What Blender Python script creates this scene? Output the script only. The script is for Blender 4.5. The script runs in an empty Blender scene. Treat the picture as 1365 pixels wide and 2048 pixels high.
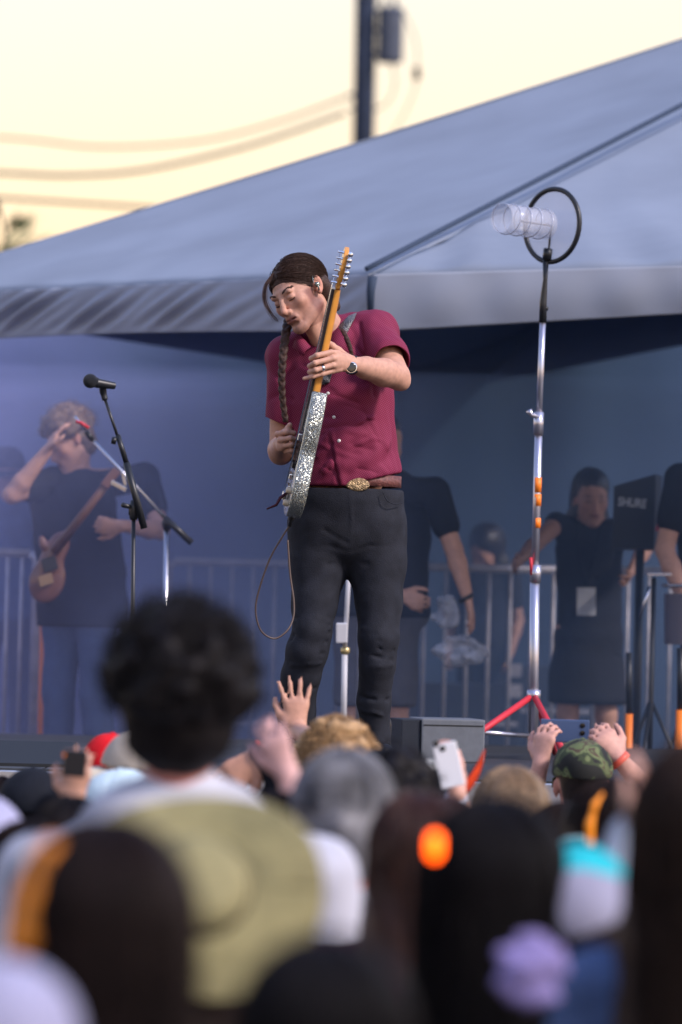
import bpy, bmesh, math, random
import numpy as np
from mathutils import Vector, Matrix, Quaternion

sc = bpy.context.scene
COL = sc.collection
R = math.radians

# ------------------------------------------------------------------ camera
F = 9600.0                      # focal length in photograph pixels (2048 px tall)
CAMZ = 1.85
PITCH, ROLL = R(1.45), R(1.4)
cam = bpy.data.cameras.new("camera"); camo = bpy.data.objects.new("camera", cam); COL.objects.link(camo)
camo.location = (0, 0, CAMZ)
_fw = Vector((0, math.cos(PITCH), math.sin(PITCH)))
_rt0 = Vector((1, 0, 0)); _up0 = _rt0.cross(_fw)
# the camera is rolled so that uprights lean a little to the right in the picture
_rt = _rt0 * math.cos(ROLL) + _up0 * math.sin(ROLL)
_up = _up0 * math.cos(ROLL) - _rt0 * math.sin(ROLL)
camo.matrix_world = Matrix.Translation((0, 0, CAMZ)) @ Matrix((_rt, _up, -_fw)).transposed().to_4x4()
cam.sensor_fit = 'VERTICAL'; cam.sensor_height = 36; cam.sensor_width = 24
cam.lens = F / 2048 * 36
cam.clip_start = 0.1; cam.clip_end = 3000
cam.dof.use_dof = True; cam.dof.focus_distance = 15.85; cam.dof.aperture_fstop = 2.9
sc.camera = camo

def P(px, py, d):
    """world point seen at photograph pixel (px, py), d metres in front of the camera"""
    return Vector((0, 0, CAMZ)) + d * (_fw + _rt * ((px - 682.5) / F) + _up * ((1024 - py) / F))

# ------------------------------------------------------------------ sky, sun, exposure
SUN_EL, SUN_AZ = R(38), R(122)          # azimuth clockwise from +Y: behind the camera, to its right
world = bpy.data.worlds.new("World"); sc.world = world; world.use_nodes = True
wn = world.node_tree; bg = wn.nodes['Background']
sky = wn.nodes.new('ShaderNodeTexSky'); sky.sky_type = 'NISHITA'; sky.sun_disc = False
sky.sun_elevation = SUN_EL; sky.sun_rotation = SUN_AZ; sky.dust_density = 0.3; sky.air_density = 2.5; sky.ozone_density = 1.0
tint = wn.nodes.new('ShaderNodeMix'); tint.data_type = 'RGBA'; tint.blend_type = 'MULTIPLY'
tint.inputs[0].default_value = 1.0; tint.inputs[7].default_value = (1.03, 0.95, 1.36, 1)
wn.links.new(sky.outputs[0], tint.inputs[6]); wn.links.new(tint.outputs[2], bg.inputs[0])
bg.inputs[1].default_value = 0.088
sun = bpy.data.lights.new("sun", 'SUN'); suno = bpy.data.objects.new("sun", sun); COL.objects.link(suno)
sun.energy = 2.0; sun.angle = R(9); sun.color = (1.0, 0.87, 0.80)
_sd = Vector((math.sin(SUN_AZ) * math.cos(SUN_EL), math.cos(SUN_AZ) * math.cos(SUN_EL), math.sin(SUN_EL)))
suno.rotation_euler = _sd.to_track_quat('Z', 'Y').to_euler()
sc.view_settings.view_transform = 'Standard'; sc.view_settings.look = 'None'
sc.view_settings.exposure = 1.0; sc.view_settings.gamma = 1; sc.view_settings.use_curve_mapping = False
sc.cycles.use_denoising = True
sc.cycles.max_bounces = 6; sc.cycles.volume_bounces = 1; sc.cycles.volume_step_rate = 2.0; sc.cycles.volume_max_steps = 96
sc.cycles.caustics_reflective = False; sc.cycles.caustics_refractive = False

# ------------------------------------------------------------------ tags and helpers
def tag(o, label=None, cat=None, group=None, kind=None):
    if label: o['label'] = label
    if cat: o['category'] = cat
    if group: o['group'] = group
    if kind: o['kind'] = kind
    return o

def empty(name, loc, label, cat, group=None):
    o = bpy.data.objects.new(name, None); COL.objects.link(o); o.location = loc
    o.empty_display_size = 0.1
    return tag(o, label, cat, group)

def link(name, me, mat=None, parent=None):
    o = bpy.data.objects.new(name, me); COL.objects.link(o)
    if mat is not None:
        me.materials.clear(); me.materials.append(mat)
    if parent is not None:
        o.parent = parent; o.matrix_parent_inverse = Matrix.Translation(parent.location).inverted()
    return o

def mesh(name, verts, faces, smooth=True):
    me = bpy.data.meshes.new(name); me.from_pydata([tuple(v) for v in verts], [], faces)
    if smooth: me.polygons.foreach_set('use_smooth', [True] * len(me.polygons))
    me.update(); return me

# ------------------------------------------------------------------ materials
MATS = {}
def mat(name, col, rough=0.6, metal=0.0, noise=0.0, scale=30.0, bump=0.0, bscale=80.0, spec=0.4, coat=0.0, emit=None, estr=0.0, sheen=0.0, trans=0.0):
    if name in MATS: return MATS[name]
    m = bpy.data.materials.new(name); m.use_nodes = True; nt = m.node_tree; b = nt.nodes['Principled BSDF']
    c = (*col, 1)
    b.inputs['Base Color'].default_value = c; b.inputs['Roughness'].default_value = rough
    b.inputs['Metallic'].default_value = metal; b.inputs['Specular IOR Level'].default_value = spec
    b.inputs['Coat Weight'].default_value = coat
    if sheen: b.inputs['Sheen Weight'].default_value = sheen
    if trans: b.inputs['Transmission Weight'].default_value = trans
    tc = nt.nodes.new('ShaderNodeTexCoord')
    if noise:
        n = nt.nodes.new('ShaderNodeTexNoise'); n.inputs['Scale'].default_value = scale; n.inputs['Detail'].default_value = 5
        nt.links.new(tc.outputs['Object'], n.inputs['Vector'])
        r = nt.nodes.new('ShaderNodeMapRange'); r.inputs[1].default_value = 0.3; r.inputs[2].default_value = 0.7
        r.inputs[3].default_value = 1 - noise; r.inputs[4].default_value = 1 + noise
        nt.links.new(n.outputs['Fac'], r.inputs[0])
        x = nt.nodes.new('ShaderNodeMix'); x.data_type = 'RGBA'; x.blend_type = 'MULTIPLY'; x.inputs[0].default_value = 1
        x.inputs[6].default_value = c; nt.links.new(r.outputs[0], x.inputs[7]); nt.links.new(x.outputs[2], b.inputs['Base Color'])
    if bump:
        n2 = nt.nodes.new('ShaderNodeTexNoise'); n2.inputs['Scale'].default_value = bscale; n2.inputs['Detail'].default_value = 4
        nt.links.new(tc.outputs['Object'], n2.inputs['Vector'])
        bp = nt.nodes.new('ShaderNodeBump'); bp.inputs['Strength'].default_value = bump; bp.inputs['Distance'].default_value = 0.01
        nt.links.new(n2.outputs['Fac'], bp.inputs['Height']); nt.links.new(bp.outputs[0], b.inputs['Normal'])
    if emit:
        b.inputs['Emission Color'].default_value = (*emit, 1); b.inputs['Emission Strength'].default_value = estr
    MATS[name] = m; return m

def mat_attr(name, rough=0.5, bump=0.0, bscale=200.0, sss=0.0, noise=0.12, nscale=60):
    """colour from the mesh's own 'Col' attribute (skin, lips, beard, stripes), broken up by fine noise"""
    if name in MATS: return MATS[name]
    m = bpy.data.materials.new(name); m.use_nodes = True; nt = m.node_tree; b = nt.nodes['Principled BSDF']
    a = nt.nodes.new('ShaderNodeAttribute'); a.attribute_name = 'Col'
    tc = nt.nodes.new('ShaderNodeTexCoord'); n = nt.nodes.new('ShaderNodeTexNoise'); n.inputs['Scale'].default_value = nscale; n.inputs['Detail'].default_value = 4
    nt.links.new(tc.outputs['Object'], n.inputs['Vector'])
    r = nt.nodes.new('ShaderNodeMapRange'); r.inputs[1].default_value = 0.3; r.inputs[2].default_value = 0.7; r.inputs[3].default_value = 1 - noise; r.inputs[4].default_value = 1 + noise
    nt.links.new(n.outputs['Fac'], r.inputs[0])
    x = nt.nodes.new('ShaderNodeMix'); x.data_type = 'RGBA'; x.blend_type = 'MULTIPLY'; x.inputs[0].default_value = 1
    nt.links.new(a.outputs['Color'], x.inputs[6]); nt.links.new(r.outputs[0], x.inputs[7]); nt.links.new(x.outputs[2], b.inputs['Base Color'])
    b.inputs['Roughness'].default_value = rough; b.inputs['Specular IOR Level'].default_value = 0.35
    if sss:
        b.inputs['Subsurface Weight'].default_value = sss; b.inputs['Subsurface Radius'].default_value = (1, 0.35, 0.2); b.inputs['Subsurface Scale'].default_value = 0.008
    if bump:
        n2 = nt.nodes.new('ShaderNodeTexNoise'); n2.inputs['Scale'].default_value = bscale
        nt.links.new(tc.outputs['Object'], n2.inputs['Vector'])
        bp = nt.nodes.new('ShaderNodeBump'); bp.inputs['Strength'].default_value = bump; bp.inputs['Distance'].default_value = 0.003
        nt.links.new(n2.outputs['Fac'], bp.inputs['Height']); nt.links.new(bp.outputs[0], b.inputs['Normal'])
    MATS[name] = m; return m

# ------------------------------------------------------------------ mesh builders
class MB:
    """collects vertices and faces of one mesh"""
    def __init__(s): s.v = []; s.f = []
    def tube(s, pts, rad, n=8, cap=True):
        pts = [Vector(p) for p in pts]; k = len(pts)
        if not hasattr(rad, '__len__'): rad = [rad] * k
        base = len(s.v); prev = None
        for i, p in enumerate(pts):
            t = (pts[min(i + 1, k - 1)] - pts[max(i - 1, 0)])
            t = t.normalized() if t.length > 1e-9 else Vector((0, 0, 1))
            if prev is None:
                a = t.orthogonal().normalized()
            else:
                a = prev - t * prev.dot(t); a = a.normalized() if a.length > 1e-6 else t.orthogonal().normalized()
            prev = a; b = t.cross(a)
            for j in range(n):
                q = 2 * math.pi * j / n
                s.v.append(p + (a * math.cos(q) + b * math.sin(q)) * rad[i])
        for i in range(k - 1):
            for j in range(n):
                s.f.append((base + i * n + j, base + i * n + (j + 1) % n, base + (i + 1) * n + (j + 1) % n, base + (i + 1) * n + j))
        if cap:
            s.f.append(tuple(base + j for j in range(n))[::-1]); s.f.append(tuple(base + (k - 1) * n + j for j in range(n)))
        return s
    def box(s, c, ax, ay, az, bev=0.0):
        """box centred on c with half-axis vectors; chamfered when bev > 0"""
        c = Vector(c); ax = Vector(ax); ay = Vector(ay); az = Vector(az)
        bm = bmesh.new(); bmesh.ops.create_cube(bm, size=2)
        lx, ly, lz = ax.length, ay.length, az.length
        for v in bm.verts: v.co = Vector((v.co.x * lx, v.co.y * ly, v.co.z * lz))
        if bev > 0: bmesh.ops.bevel(bm, geom=list(bm.edges), offset=bev, segments=2, affect='EDGES', profile=0.6)
        bm.verts.index_update(); base = len(s.v)
        ux, uy, uz = ax / lx, ay / ly, az / lz
        flip = ux.cross(uy).dot(uz) < 0
        for v in bm.verts: s.v.append(c + ux * v.co.x + uy * v.co.y + uz * v.co.z)
        for f in bm.faces:
            t = tuple(base + v.index for v in f.verts); s.f.append(t[::-1] if flip else t)
        bm.free(); return s
    def grid(s, fn, nu, nv):
        base = len(s.v)
        for i in range(nu + 1):
            for j in range(nv + 1): s.v.append(Vector(fn(i / nu, j / nv)))
        for i in range(nu):
            for j in range(nv):
                a = base + i * (nv + 1) + j; s.f.append((a, a + nv + 1, a + nv + 2, a + 1))
        return s
    def lathe(s, c, axis, prof, n=24, side=None):
        """profile list of (height along axis, radius)"""
        c = Vector(c); axis = Vector(axis).normalized(); a = axis.orthogonal().normalized(); b = axis.cross(a); base = len(s.v); k = len(prof)
        for h, r in prof:
            for j in range(n):
                q = 2 * math.pi * j / n; s.v.append(c + axis * h + (a * math.cos(q) + b * math.sin(q)) * max(r, 1e-5))
        for i in range(k - 1):
            for j in range(n): s.f.append((base + i * n + j, base + i * n + (j + 1) % n, base + (i + 1) * n + (j + 1) % n, base + (i + 1) * n + j))
        s.f.append(tuple(base + j for j in range(n))[::-1]); s.f.append(tuple(base + (k - 1) * n + j for j in range(n)))
        return s
    def ribbon(s, pts, wid, w):
        """flat strip along pts, widened along vectors w"""
        base = len(s.v)
        for p, ww in zip(pts, w): s.v += [Vector(p) - Vector(ww) * wid / 2, Vector(p) + Vector(ww) * wid / 2]
        for i in range(len(pts) - 1): a = base + 2 * i; s.f.append((a, a + 1, a + 3, a + 2))
        return s
    def build(s, name, m, parent=None, smooth=True, thick=0.0, edge=False):
        me = mesh(name, s.v, s.f, smooth)
        o = link(name, me, m, parent)
        if thick:
            md = o.modifiers.new('thick', 'SOLIDIFY'); md.thickness = thick; md.offset = 0
        if smooth and edge:
            me.set_sharp_from_angle(angle=R(35))
        return o

def spline(pts, n):
    """Catmull-Rom through pts, n samples per span"""
    pts = [Vector(p) for p in pts]; out = []
    for i in range(len(pts) - 1):
        p0 = pts[max(i - 1, 0)]; p1 = pts[i]; p2 = pts[i + 1]; p3 = pts[min(i + 2, len(pts) - 1)]
        for k in range(n):
            t = k / n
            out.append(0.5 * ((2 * p1) + (p2 - p0) * t + (2 * p0 - 5 * p1 + 4 * p2 - p3) * t * t + (3 * p1 - p0 - 3 * p2 + p3) * t ** 3))
    out.append(pts[-1]); return out

# ------------------------------------------------------------------ implicit surfaces for bodies, cloth, hair
def V3(p): return np.array([p[0], p[1], p[2]], dtype=np.float64)

class Field:
    def __init__(s, vox, k=0.01): s.vox = vox; s.k = k; s.ops = []
    def _add(s, fn, lo, hi, op, k): s.ops.append((fn, np.asarray(lo, float), np.asarray(hi, float), op, s.k if k is None else k)); return s
    def cone(s, a, ra, b, rb, k=None, op='u'):
        a, b = V3(a), V3(b); ba = b - a; L2 = max(ba @ ba, 1e-12); m = max(ra, rb)
        def fn(X, Y, Z):
            t = np.clip(((X - a[0]) * ba[0] + (Y - a[1]) * ba[1] + (Z - a[2]) * ba[2]) / L2, 0, 1)
            return np.sqrt((X - a[0] - t * ba[0]) ** 2 + (Y - a[1] - t * ba[1]) ** 2 + (Z - a[2] - t * ba[2]) ** 2) - (ra + (rb - ra) * t)
        return s._add(fn, np.minimum(a, b) - m, np.maximum(a, b) + m, op, k)
    def ball(s, c, r, k=None, op='u'): return s.cone(c, r, c, r, k, op)
    def chain(s, pts, rad, k=None):
        for i in range(len(pts) - 1): s.cone(pts[i], rad[i], pts[i + 1], rad[i + 1], k)
        return s
    def ell(s, c, r, M=None, k=None, op='u'):
        c = V3(c); r = np.array(r, float); A = np.eye(3) if M is None else np.array(M.to_3x3() if hasattr(M, 'to_3x3') else M)
        h = np.sqrt((A * A) @ (r * r))
        def fn(X, Y, Z):
            dx, dy, dz = X - c[0], Y - c[1], Z - c[2]
            q = [(A[0, i] * dx + A[1, i] * dy + A[2, i] * dz) / r[i] for i in range(3)]
            k0 = np.sqrt(q[0] ** 2 + q[1] ** 2 + q[2] ** 2) + 1e-9
            k1 = np.sqrt((q[0] / r[0]) ** 2 + (q[1] / r[1]) ** 2 + (q[2] / r[2]) ** 2) + 1e-9
            return k0 * (k0 - 1) / k1
        return s._add(fn, c - h, c + h, op, k)
    def econe(s, p, a1, b1, q, a2, b2, side, k=None, op='u'):
        """cone of elliptical section: half width a along `side`, b across it"""
        p, q = V3(p), V3(q); ax = q - p; L = np.linalg.norm(ax); ax = ax / L
        sd = V3(side); sd = sd - ax * (sd @ ax); sd /= np.linalg.norm(sd); nn = np.cross(ax, sd); m = max(a1, a2, b1, b2)
        def fn(X, Y, Z):
            dx, dy, dz = X - p[0], Y - p[1], Z - p[2]
            h = dx * ax[0] + dy * ax[1] + dz * ax[2]; t = np.clip(h / L, 0, 1)
            a = a1 + (a2 - a1) * t; b = b1 + (b2 - b1) * t; mn = np.minimum(a, b)
            u = dx * sd[0] + dy * sd[1] + dz * sd[2]; v = dx * nn[0] + dy * nn[1] + dz * nn[2]; w = h - t * L
            return (np.sqrt((u / a) ** 2 + (v / b) ** 2 + (w / mn) ** 2) - 1) * mn
        return s._add(fn, np.minimum(p, q) - m, np.maximum(p, q) + m, op, k)
    def loft(s, secs, side, k=None):
        """secs: list of (centre, half width, half depth)"""
        for i in range(len(secs) - 1):
            s.econe(secs[i][0], secs[i][1], secs[i][2], secs[i + 1][0], secs[i + 1][1], secs[i + 1][2], side, k)
        return s
    def cut(s, point, normal):
        """remove everything on the normal's side of a plane"""
        p, n = V3(point), V3(Vector(normal).normalized())
        s.ops.append((lambda X, Y, Z: (X - p[0]) * n[0] + (Y - p[1]) * n[1] + (Z - p[2]) * n[2], None, None, 'max', 0)); return s
    def fold(s, pts, w, amp):
        """a crease (amp < 0) or ridge (amp > 0) along a polyline"""
        pts = [V3(p) for p in pts]; lo = np.min(pts, 0) - 3 * w; hi = np.max(pts, 0) + 3 * w
        def fn(X, Y, Z):
            best = None
            for a, b in zip(pts[:-1], pts[1:]):
                ba = b - a; t = np.clip(((X - a[0]) * ba[0] + (Y - a[1]) * ba[1] + (Z - a[2]) * ba[2]) / (ba @ ba + 1e-12), 0, 1)
                d = (X - a[0] - t * ba[0]) ** 2 + (Y - a[1] - t * ba[1]) ** 2 + (Z - a[2] - t * ba[2]) ** 2
                best = d if best is None else np.minimum(best, d)
            return -amp * np.exp(-best / (w * w))
        return s._add(fn, lo, hi, 'add', 0)
    def wobble(s, amp, scale, seed=0, stretch=(1, 1, 1), n=9):
        rs = np.random.RandomState(seed); ws = rs.randn(n, 3); ws /= np.linalg.norm(ws, axis=1)[:, None]
        ws = ws * rs.uniform(0.6, 1.6, (n, 1)) * np.array(stretch) * scale; ph = rs.uniform(0, 6.28, n)
        def fn(X, Y, Z):
            o = 0
            for (a, b, c), p in zip(ws, ph): o = o + np.sin(a * X + b * Y + c * Z + p)
            return amp * o / math.sqrt(n)
        s.ops.append((fn, None, None, 'add', 0)); return s
    def mesh(s, name, color=None):
        adds = [o for o in s.ops if o[3] == 'u']
        lo = np.min([o[1] for o in adds], 0) - 4 * s.vox - 0.02; hi = np.max([o[2] for o in adds], 0) + 4 * s.vox + 0.02
        n = np.ceil((hi - lo) / s.vox).astype(int) + 1
        ax = [lo[i] + np.arange(n[i]) * s.vox for i in range(3)]
        D = np.full(n, 1.0, np.float32)
        for fn, l, h, op, k in s.ops:
            if l is None: sl = (slice(None),) * 3
            else:
                m = 4 * s.vox + k + (0.012 if op == 'u' else 0)
                i0 = np.clip(np.floor((l - m - lo) / s.vox).astype(int), 0, n); i1 = np.clip(np.ceil((h + m - lo) / s.vox).astype(int) + 1, 0, n)
                if (i1 <= i0).any(): continue
                sl = tuple(slice(a, b) for a, b in zip(i0, i1))
            X = ax[0][sl[0]][:, None, None]; Y = ax[1][sl[1]][None, :, None]; Z = ax[2][sl[2]][None, None, :]
            d = fn(X, Y, Z); cur = D[sl]
            if op == 'u':
                if k > 0:
                    hh = np.clip(0.5 + 0.5 * (cur - d) / k, 0, 1); D[sl] = cur + (d - cur) * hh - k * hh * (1 - hh)
                else: D[sl] = np.minimum(cur, d)
            elif op == 's':
                hh = np.clip(0.5 - 0.5 * (cur + d) / max(k, 1e-6), 0, 1); D[sl] = cur + (-d - cur) * hh + k * hh * (1 - hh)
            elif op == 'max': D[sl] = np.maximum(cur, d)
            else: D[sl] = cur + d
        return nets(name, D, lo, s.vox, color)

def nets(name, D, lo, vox, color=None):
    """surface nets: one continuous quad mesh of the zero level"""
    D[0] = D[-1] = 1; D[:, 0] = D[:, -1] = 1; D[:, :, 0] = D[:, :, -1] = 1
    I = D < 0
    c = [I[a:D.shape[0] - 1 + a, b:D.shape[1] - 1 + b, d:D.shape[2] - 1 + d] for a in (0, 1) for b in (0, 1) for d in (0, 1)]
    act = ~(np.logical_and.reduce(c) | ~np.logical_or.reduce(c))
    ijk = np.argwhere(act); nv = len(ijk)
    vid = np.full(act.shape, -1, np.int32); vid[act] = np.arange(nv)
    off = [(a, b, d) for a in (0, 1) for b in (0, 1) for d in (0, 1)]
    val = [D[ijk[:, 0] + o[0], ijk[:, 1] + o[1], ijk[:, 2] + o[2]] for o in off]
    pos = np.zeros((nv, 3)); cnt = np.zeros(nv)
    for i in range(8):
        for j in range(i + 1, 8):
            if sum(abs(off[i][q] - off[j][q]) for q in range(3)) != 1: continue
            m = (val[i] < 0) != (val[j] < 0)
            t = np.where(m, val[i] / np.where(m, val[i] - val[j], 1), 0)
            e = np.array(off[i])[None] + t[:, None] * (np.array(off[j]) - np.array(off[i]))[None]
            pos += e * m[:, None]; cnt += m
    V = lo + vox * (ijk + pos / cnt[:, None])
    Fs = []
    for a in range(3):
        b, d = (a + 1) % 3, (a + 2) % 3
        s0 = [slice(None)] * 3; s1 = [slice(None)] * 3; s0[a] = slice(0, -1); s1[a] = slice(1, None)
        A, B = I[tuple(s0)], I[tuple(s1)]
        e = np.argwhere(A != B); e = e[(e[:, b] > 0) & (e[:, d] > 0)]
        ins = A[e[:, 0], e[:, 1], e[:, 2]]
        def g(db, dd):
            q = e.copy(); q[:, b] += db; q[:, d] += dd; return vid[q[:, 0], q[:, 1], q[:, 2]]
        q = np.stack([g(-1, -1), g(0, -1), g(0, 0), g(-1, 0)], 1)
        q[~ins] = q[~ins][:, ::-1]; Fs.append(q)
    Fs = np.concatenate(Fs); Fs = Fs[(Fs >= 0).all(1)]
    me = bpy.data.meshes.new(name)
    me.vertices.add(nv); me.vertices.foreach_set('co', V.astype(np.float32).ravel())
    me.loops.add(len(Fs) * 4); me.loops.foreach_set('vertex_index', Fs.astype(np.int32).ravel())
    me.polygons.add(len(Fs)); me.polygons.foreach_set('loop_start', np.arange(0, len(Fs) * 4, 4, dtype=np.int32))
    me.polygons.foreach_set('use_smooth', np.ones(len(Fs), bool))
    me.update(calc_edges=True); me.validate()
    if color is not None:
        C = np.ones((nv, 4), np.float32); C[:, :3] = color(V)
        at = me.color_attributes.new('Col', 'FLOAT_COLOR', 'POINT'); at.data.foreach_set('color', C.ravel())
    return me
# ================================================================== the setting
STAGE_Z, BACK_Z = 1.41, 1.08
asph = mat('asphalt', (0.05, 0.05, 0.052), 0.9, noise=0.3, scale=8, bump=0.3)
g = MB().grid(lambda u, v: ((u - .5) * 3000, (v - .3) * 3000, 0), 2, 2).build('ground', asph); tag(g, kind='structure')

skirt = mat('stage_skirt', (0.012, 0.013, 0.016), 0.9, noise=0.2)
deckm = mat('stage_deck', (0.03, 0.032, 0.036), 0.55, noise=0.35, scale=3, bump=0.15)
alu = mat('brushed_aluminium', (0.55, 0.56, 0.6), 0.35, 0.9, noise=0.15, scale=20)
SY0, SY1, SY2 = 14.78, 18.7, 29.0
st = MB().box((0, (SY0 + SY1) / 2, STAGE_Z / 2 - 0.01), (7, 0, 0), (0, (SY1 - SY0) / 2, 0), (0, 0, STAGE_Z / 2 - 0.01)).build('stage', skirt, smooth=False)
tag(st, kind='structure')
x = -7.0
while x < 6.9:                       # deck panels, butted with a narrow joint
    y = SY0 + 0.05
    while y < SY1 - 0.1:
        MB().box((x + 0.61, y + 0.6, STAGE_Z - 0.009), (0.606, 0, 0), (0, 0.596, 0), (0, 0, 0.009)).build('deck_panel', deckm, st, smooth=False)
        y += 1.2
    x += 1.22
MB().box((0, SY0 - 0.012, STAGE_Z - 0.055), (7, 0, 0), (0, 0.012, 0), (0, 0, 0.05), 0.004).build('edge_rail', alu, st, smooth=False)
MB().box((0, SY0 - 0.016, STAGE_Z - 0.165), (7, 0, 0), (0, 0.008, 0), (0, 0, 0.03), 0.004).build('lower_rail', alu, st, smooth=False)
bd = MB().box((0, (SY1 + SY2) / 2, BACK_Z / 2), (9, 0, 0), (0, (SY2 - SY1) / 2 - 0.002, 0), (0, 0, BACK_Z / 2)).build('backstage_deck', deckm, smooth=False)
tag(bd, kind='structure')

# ------------------------------------------------------------------ tent
fab = mat('tent_fabric', (0.225, 0.265, 0.335), 0.75, noise=0.10, scale=1.6, bump=0.25, bscale=5, spec=0.25)
fab_v = mat('valance_fabric_lit', (0.31, 0.34, 0.41), 0.75, noise=0.06, scale=2.5, bump=0.12, bscale=6, spec=0.25)  # roof cloth again, painted paler in place of missing sky light
webb = mat('tent_webbing', (0.03, 0.05, 0.09), 0.8)
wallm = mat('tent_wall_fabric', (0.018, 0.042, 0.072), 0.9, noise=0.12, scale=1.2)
pole_m = mat('tent_pole', (0.5, 0.5, 0.52), 0.4, 0.8)
L = P(-300, 596, 23.0); C = P(748, 549, 19.4); Rr = P(2300, 507, 18.6); A = P(2140, -178, 23.6)
Bk = Vector((L.x + Rr.x - C.x, 28.4, C.z))
tent = empty('event_tent', (A.x, A.y, BACK_Z), 'large pale blue peaked event tent standing behind the stage', 'tent')
rs = np.random.RandomState(3)
def panel(E0, E1, sag, wr, nu=90, nv=50):
    E0, E1 = Vector(E0), Vector(E1); nrm = (E1 - E0).cross(A - E0).normalized()
    if nrm.z < 0: nrm = -nrm
    ph = rs.uniform(0, 6, 8)
    def fn(u, v):
        p = (E0 * (1 - u) + E1 * u) * (1 - v) + A * v
        d = -sag * math.sin(math.pi * min(1, v * 1.02)) * (0.35 + 0.65 * math.sin(math.pi * u))
        edge = math.exp(-v * 9) * (1 - math.exp(-v * 50))
        d += wr * edge * (math.sin(u * 46 + v * 60 + ph[0]) + 0.7 * math.sin(u * 71 + v * 90 + ph[1] + 2 * math.sin(u * 9)))
        d += wr * 0.9 * math.sin(v * 26 + 3 * u + ph[2] + 1.5 * math.sin(u * 7)) * math.exp(-((v - 0.25) / 0.2) ** 2) * u * (1 - math.exp(-v * 25))
        return p + nrm * d
    return MB().grid(fn, nu, nv)
panel(L, C, 0.10, 0.006).build('roof_panel', fab, tent, thick=0.006)
panel(C, Rr, 0.08, 0.015).build('roof_panel', fab, tent, thick=0.006)
panel(Rr, Bk, 0.08, 0.0, 10, 10).build('roof_panel', fab, tent, thick=0.006)
panel(Bk, L, 0.08, 0.0, 10, 10).build('roof_panel', fab, tent, thick=0.006)
def valance(E0, E1, B0, B1, Bm, wr, slant, out, seed, nu=220, nv=26):
    E0, E1, B0, B1 = Vector(E0), Vector(E1), Vector(B0), Vector(B1)
    n = (E1 - E0).cross(Vector((0, 0, 1))).normalized()
    if n.y > 0: n = -n
    r = np.random.RandomState(seed); ph = r.uniform(0, 6.28, 10); fr = r.uniform(0.75, 1.35, 10)
    def fn(u, v):
        top = E0.lerp(E1, u); bot = B0.lerp(B1, u); bot = bot + Vector((0, 0, Bm * math.sin(math.pi * u)))
        p = top.lerp(bot, v)
        q = u * slant[0] + v * slant[1]
        w = sum(math.sin(q * fr[i] * 1.0 + ph[i] + 1.3 * math.sin(u * 13 * fr[i] + ph[i])) for i in range(4)) / 2.2
        env = math.sin(math.pi * min(1, v * 1.05)) ** 0.8 if v < 0.95 else 0.05
        fade = 0.35 + 0.65 * math.sin(u * 2.6 + 0.8) ** 2
        return p + n * (out + wr * w * env * fade + 0.012 * math.sin(math.pi * v))
    return MB().grid(fn, nu, nv)
valance(L, C, P(-300, 699, 23.0), P(748, 664, 19.4), 0.03, 0.026, (120, 15), 0.016, 1).build('valance', fab_v, tent, thick=0.004)
valance(C, Rr, P(748, 664, 19.4), P(2300, 575, 18.6), 0.0, 0.004, (60, 1), 0.016, 2).build('valance', fab_v, tent, thick=0.004)
# stitched seam straps along hip and corner
def hip(t): 
    p = C.lerp(A, t); return p + Vector((-0.03, -0.03, 0.02))
MB().tube([hip(t / 40) for t in range(41)], 0.011, 8).build('hip_seam', webb, tent)
MB().tube([P(746, 552, 19.3), P(742, 580, 19.3), P(741, 622, 19.3)], [0.02, 0.017, 0.012], 8).build('corner_strap', webb, tent)
for p in (L, C, Rr):
    MB().tube([(p.x, p.y + 0.04, BACK_Z), (p.x, p.y + 0.04, p.z - 0.03)], 0.03, 10).build('tent_leg', pole_m, tent)
# dark back drape with soft folds
def drape(a, b, z0, z1, amp, f):
    a, b = Vector(a), Vector(b); n = (b - a).cross(Vector((0, 0, 1))).normalized()
    def fn(u, v):
        p = a.lerp(b, u); d = amp * (math.sin(u * f) + 0.6 * math.sin(u * f * 1.7 + 1) + 0.4 * math.sin(u * f * 3.1 + 2))
        return Vector((p.x, p.y, z0 + (z1 - z0) * v)) + n * d
    return MB().grid(fn, 160, 4)
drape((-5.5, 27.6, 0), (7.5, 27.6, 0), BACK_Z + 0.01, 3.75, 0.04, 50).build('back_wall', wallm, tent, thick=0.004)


# ------------------------------------------------------------------ utility pole, wires, palm
wood = mat('pole_wood', (0.02, 0.03, 0.055), 0.9, noise=0.3, scale=6, bump=0.4)  # haze in front of the pole painted into the wood as blue
steel_d = mat('transformer_steel', (0.07, 0.085, 0.12), 0.6, noise=0.15, scale=4)
wire_m = mat('wire_rubber', (0.03, 0.035, 0.03), 0.8)
PD = 75.0
base = P(727, 300, PD); top = P(741, -420, PD)
dirv = (top - base).normalized(); gnd = base - dirv * (base.z / dirv.z)
up_ = empty('utility_pole', gnd, 'tall wooden utility pole with a transformer rising behind the tent', 'utility pole')
MB().tube([gnd, base, top], [0.21, 0.172, 0.165], 14).build('pole', wood, up_)
tr = MB().lathe(P(780, 126, PD - 0.1), dirv, [(0, 0.17), (0.02, 0.2), (0.05, 0.205), (0.78, 0.205), (0.80, 0.22), (0.83, 0.22), (0.87, 0.16), (0.89, 0.05)], 20).build('transformer', steel_d, up_, edge=True)
MB().tube([P(790, 20, PD - 0.1), P(791, -6, PD - 0.1), P(791, -30, PD - 0.1)], [0.035, 0.028, 0.04], 8).build('bushing', steel_d, up_)
MB().tube([P(768, 14, PD - 0.1), P(768, -30, PD - 0.1)], [0.03, 0.02], 8).build('bushing', steel_d, up_)
MB().box(P(757, 60, PD), _rt * 0.08, _fw * 0.05, _up * 0.03).build('bracket', steel_d, up_)
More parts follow.
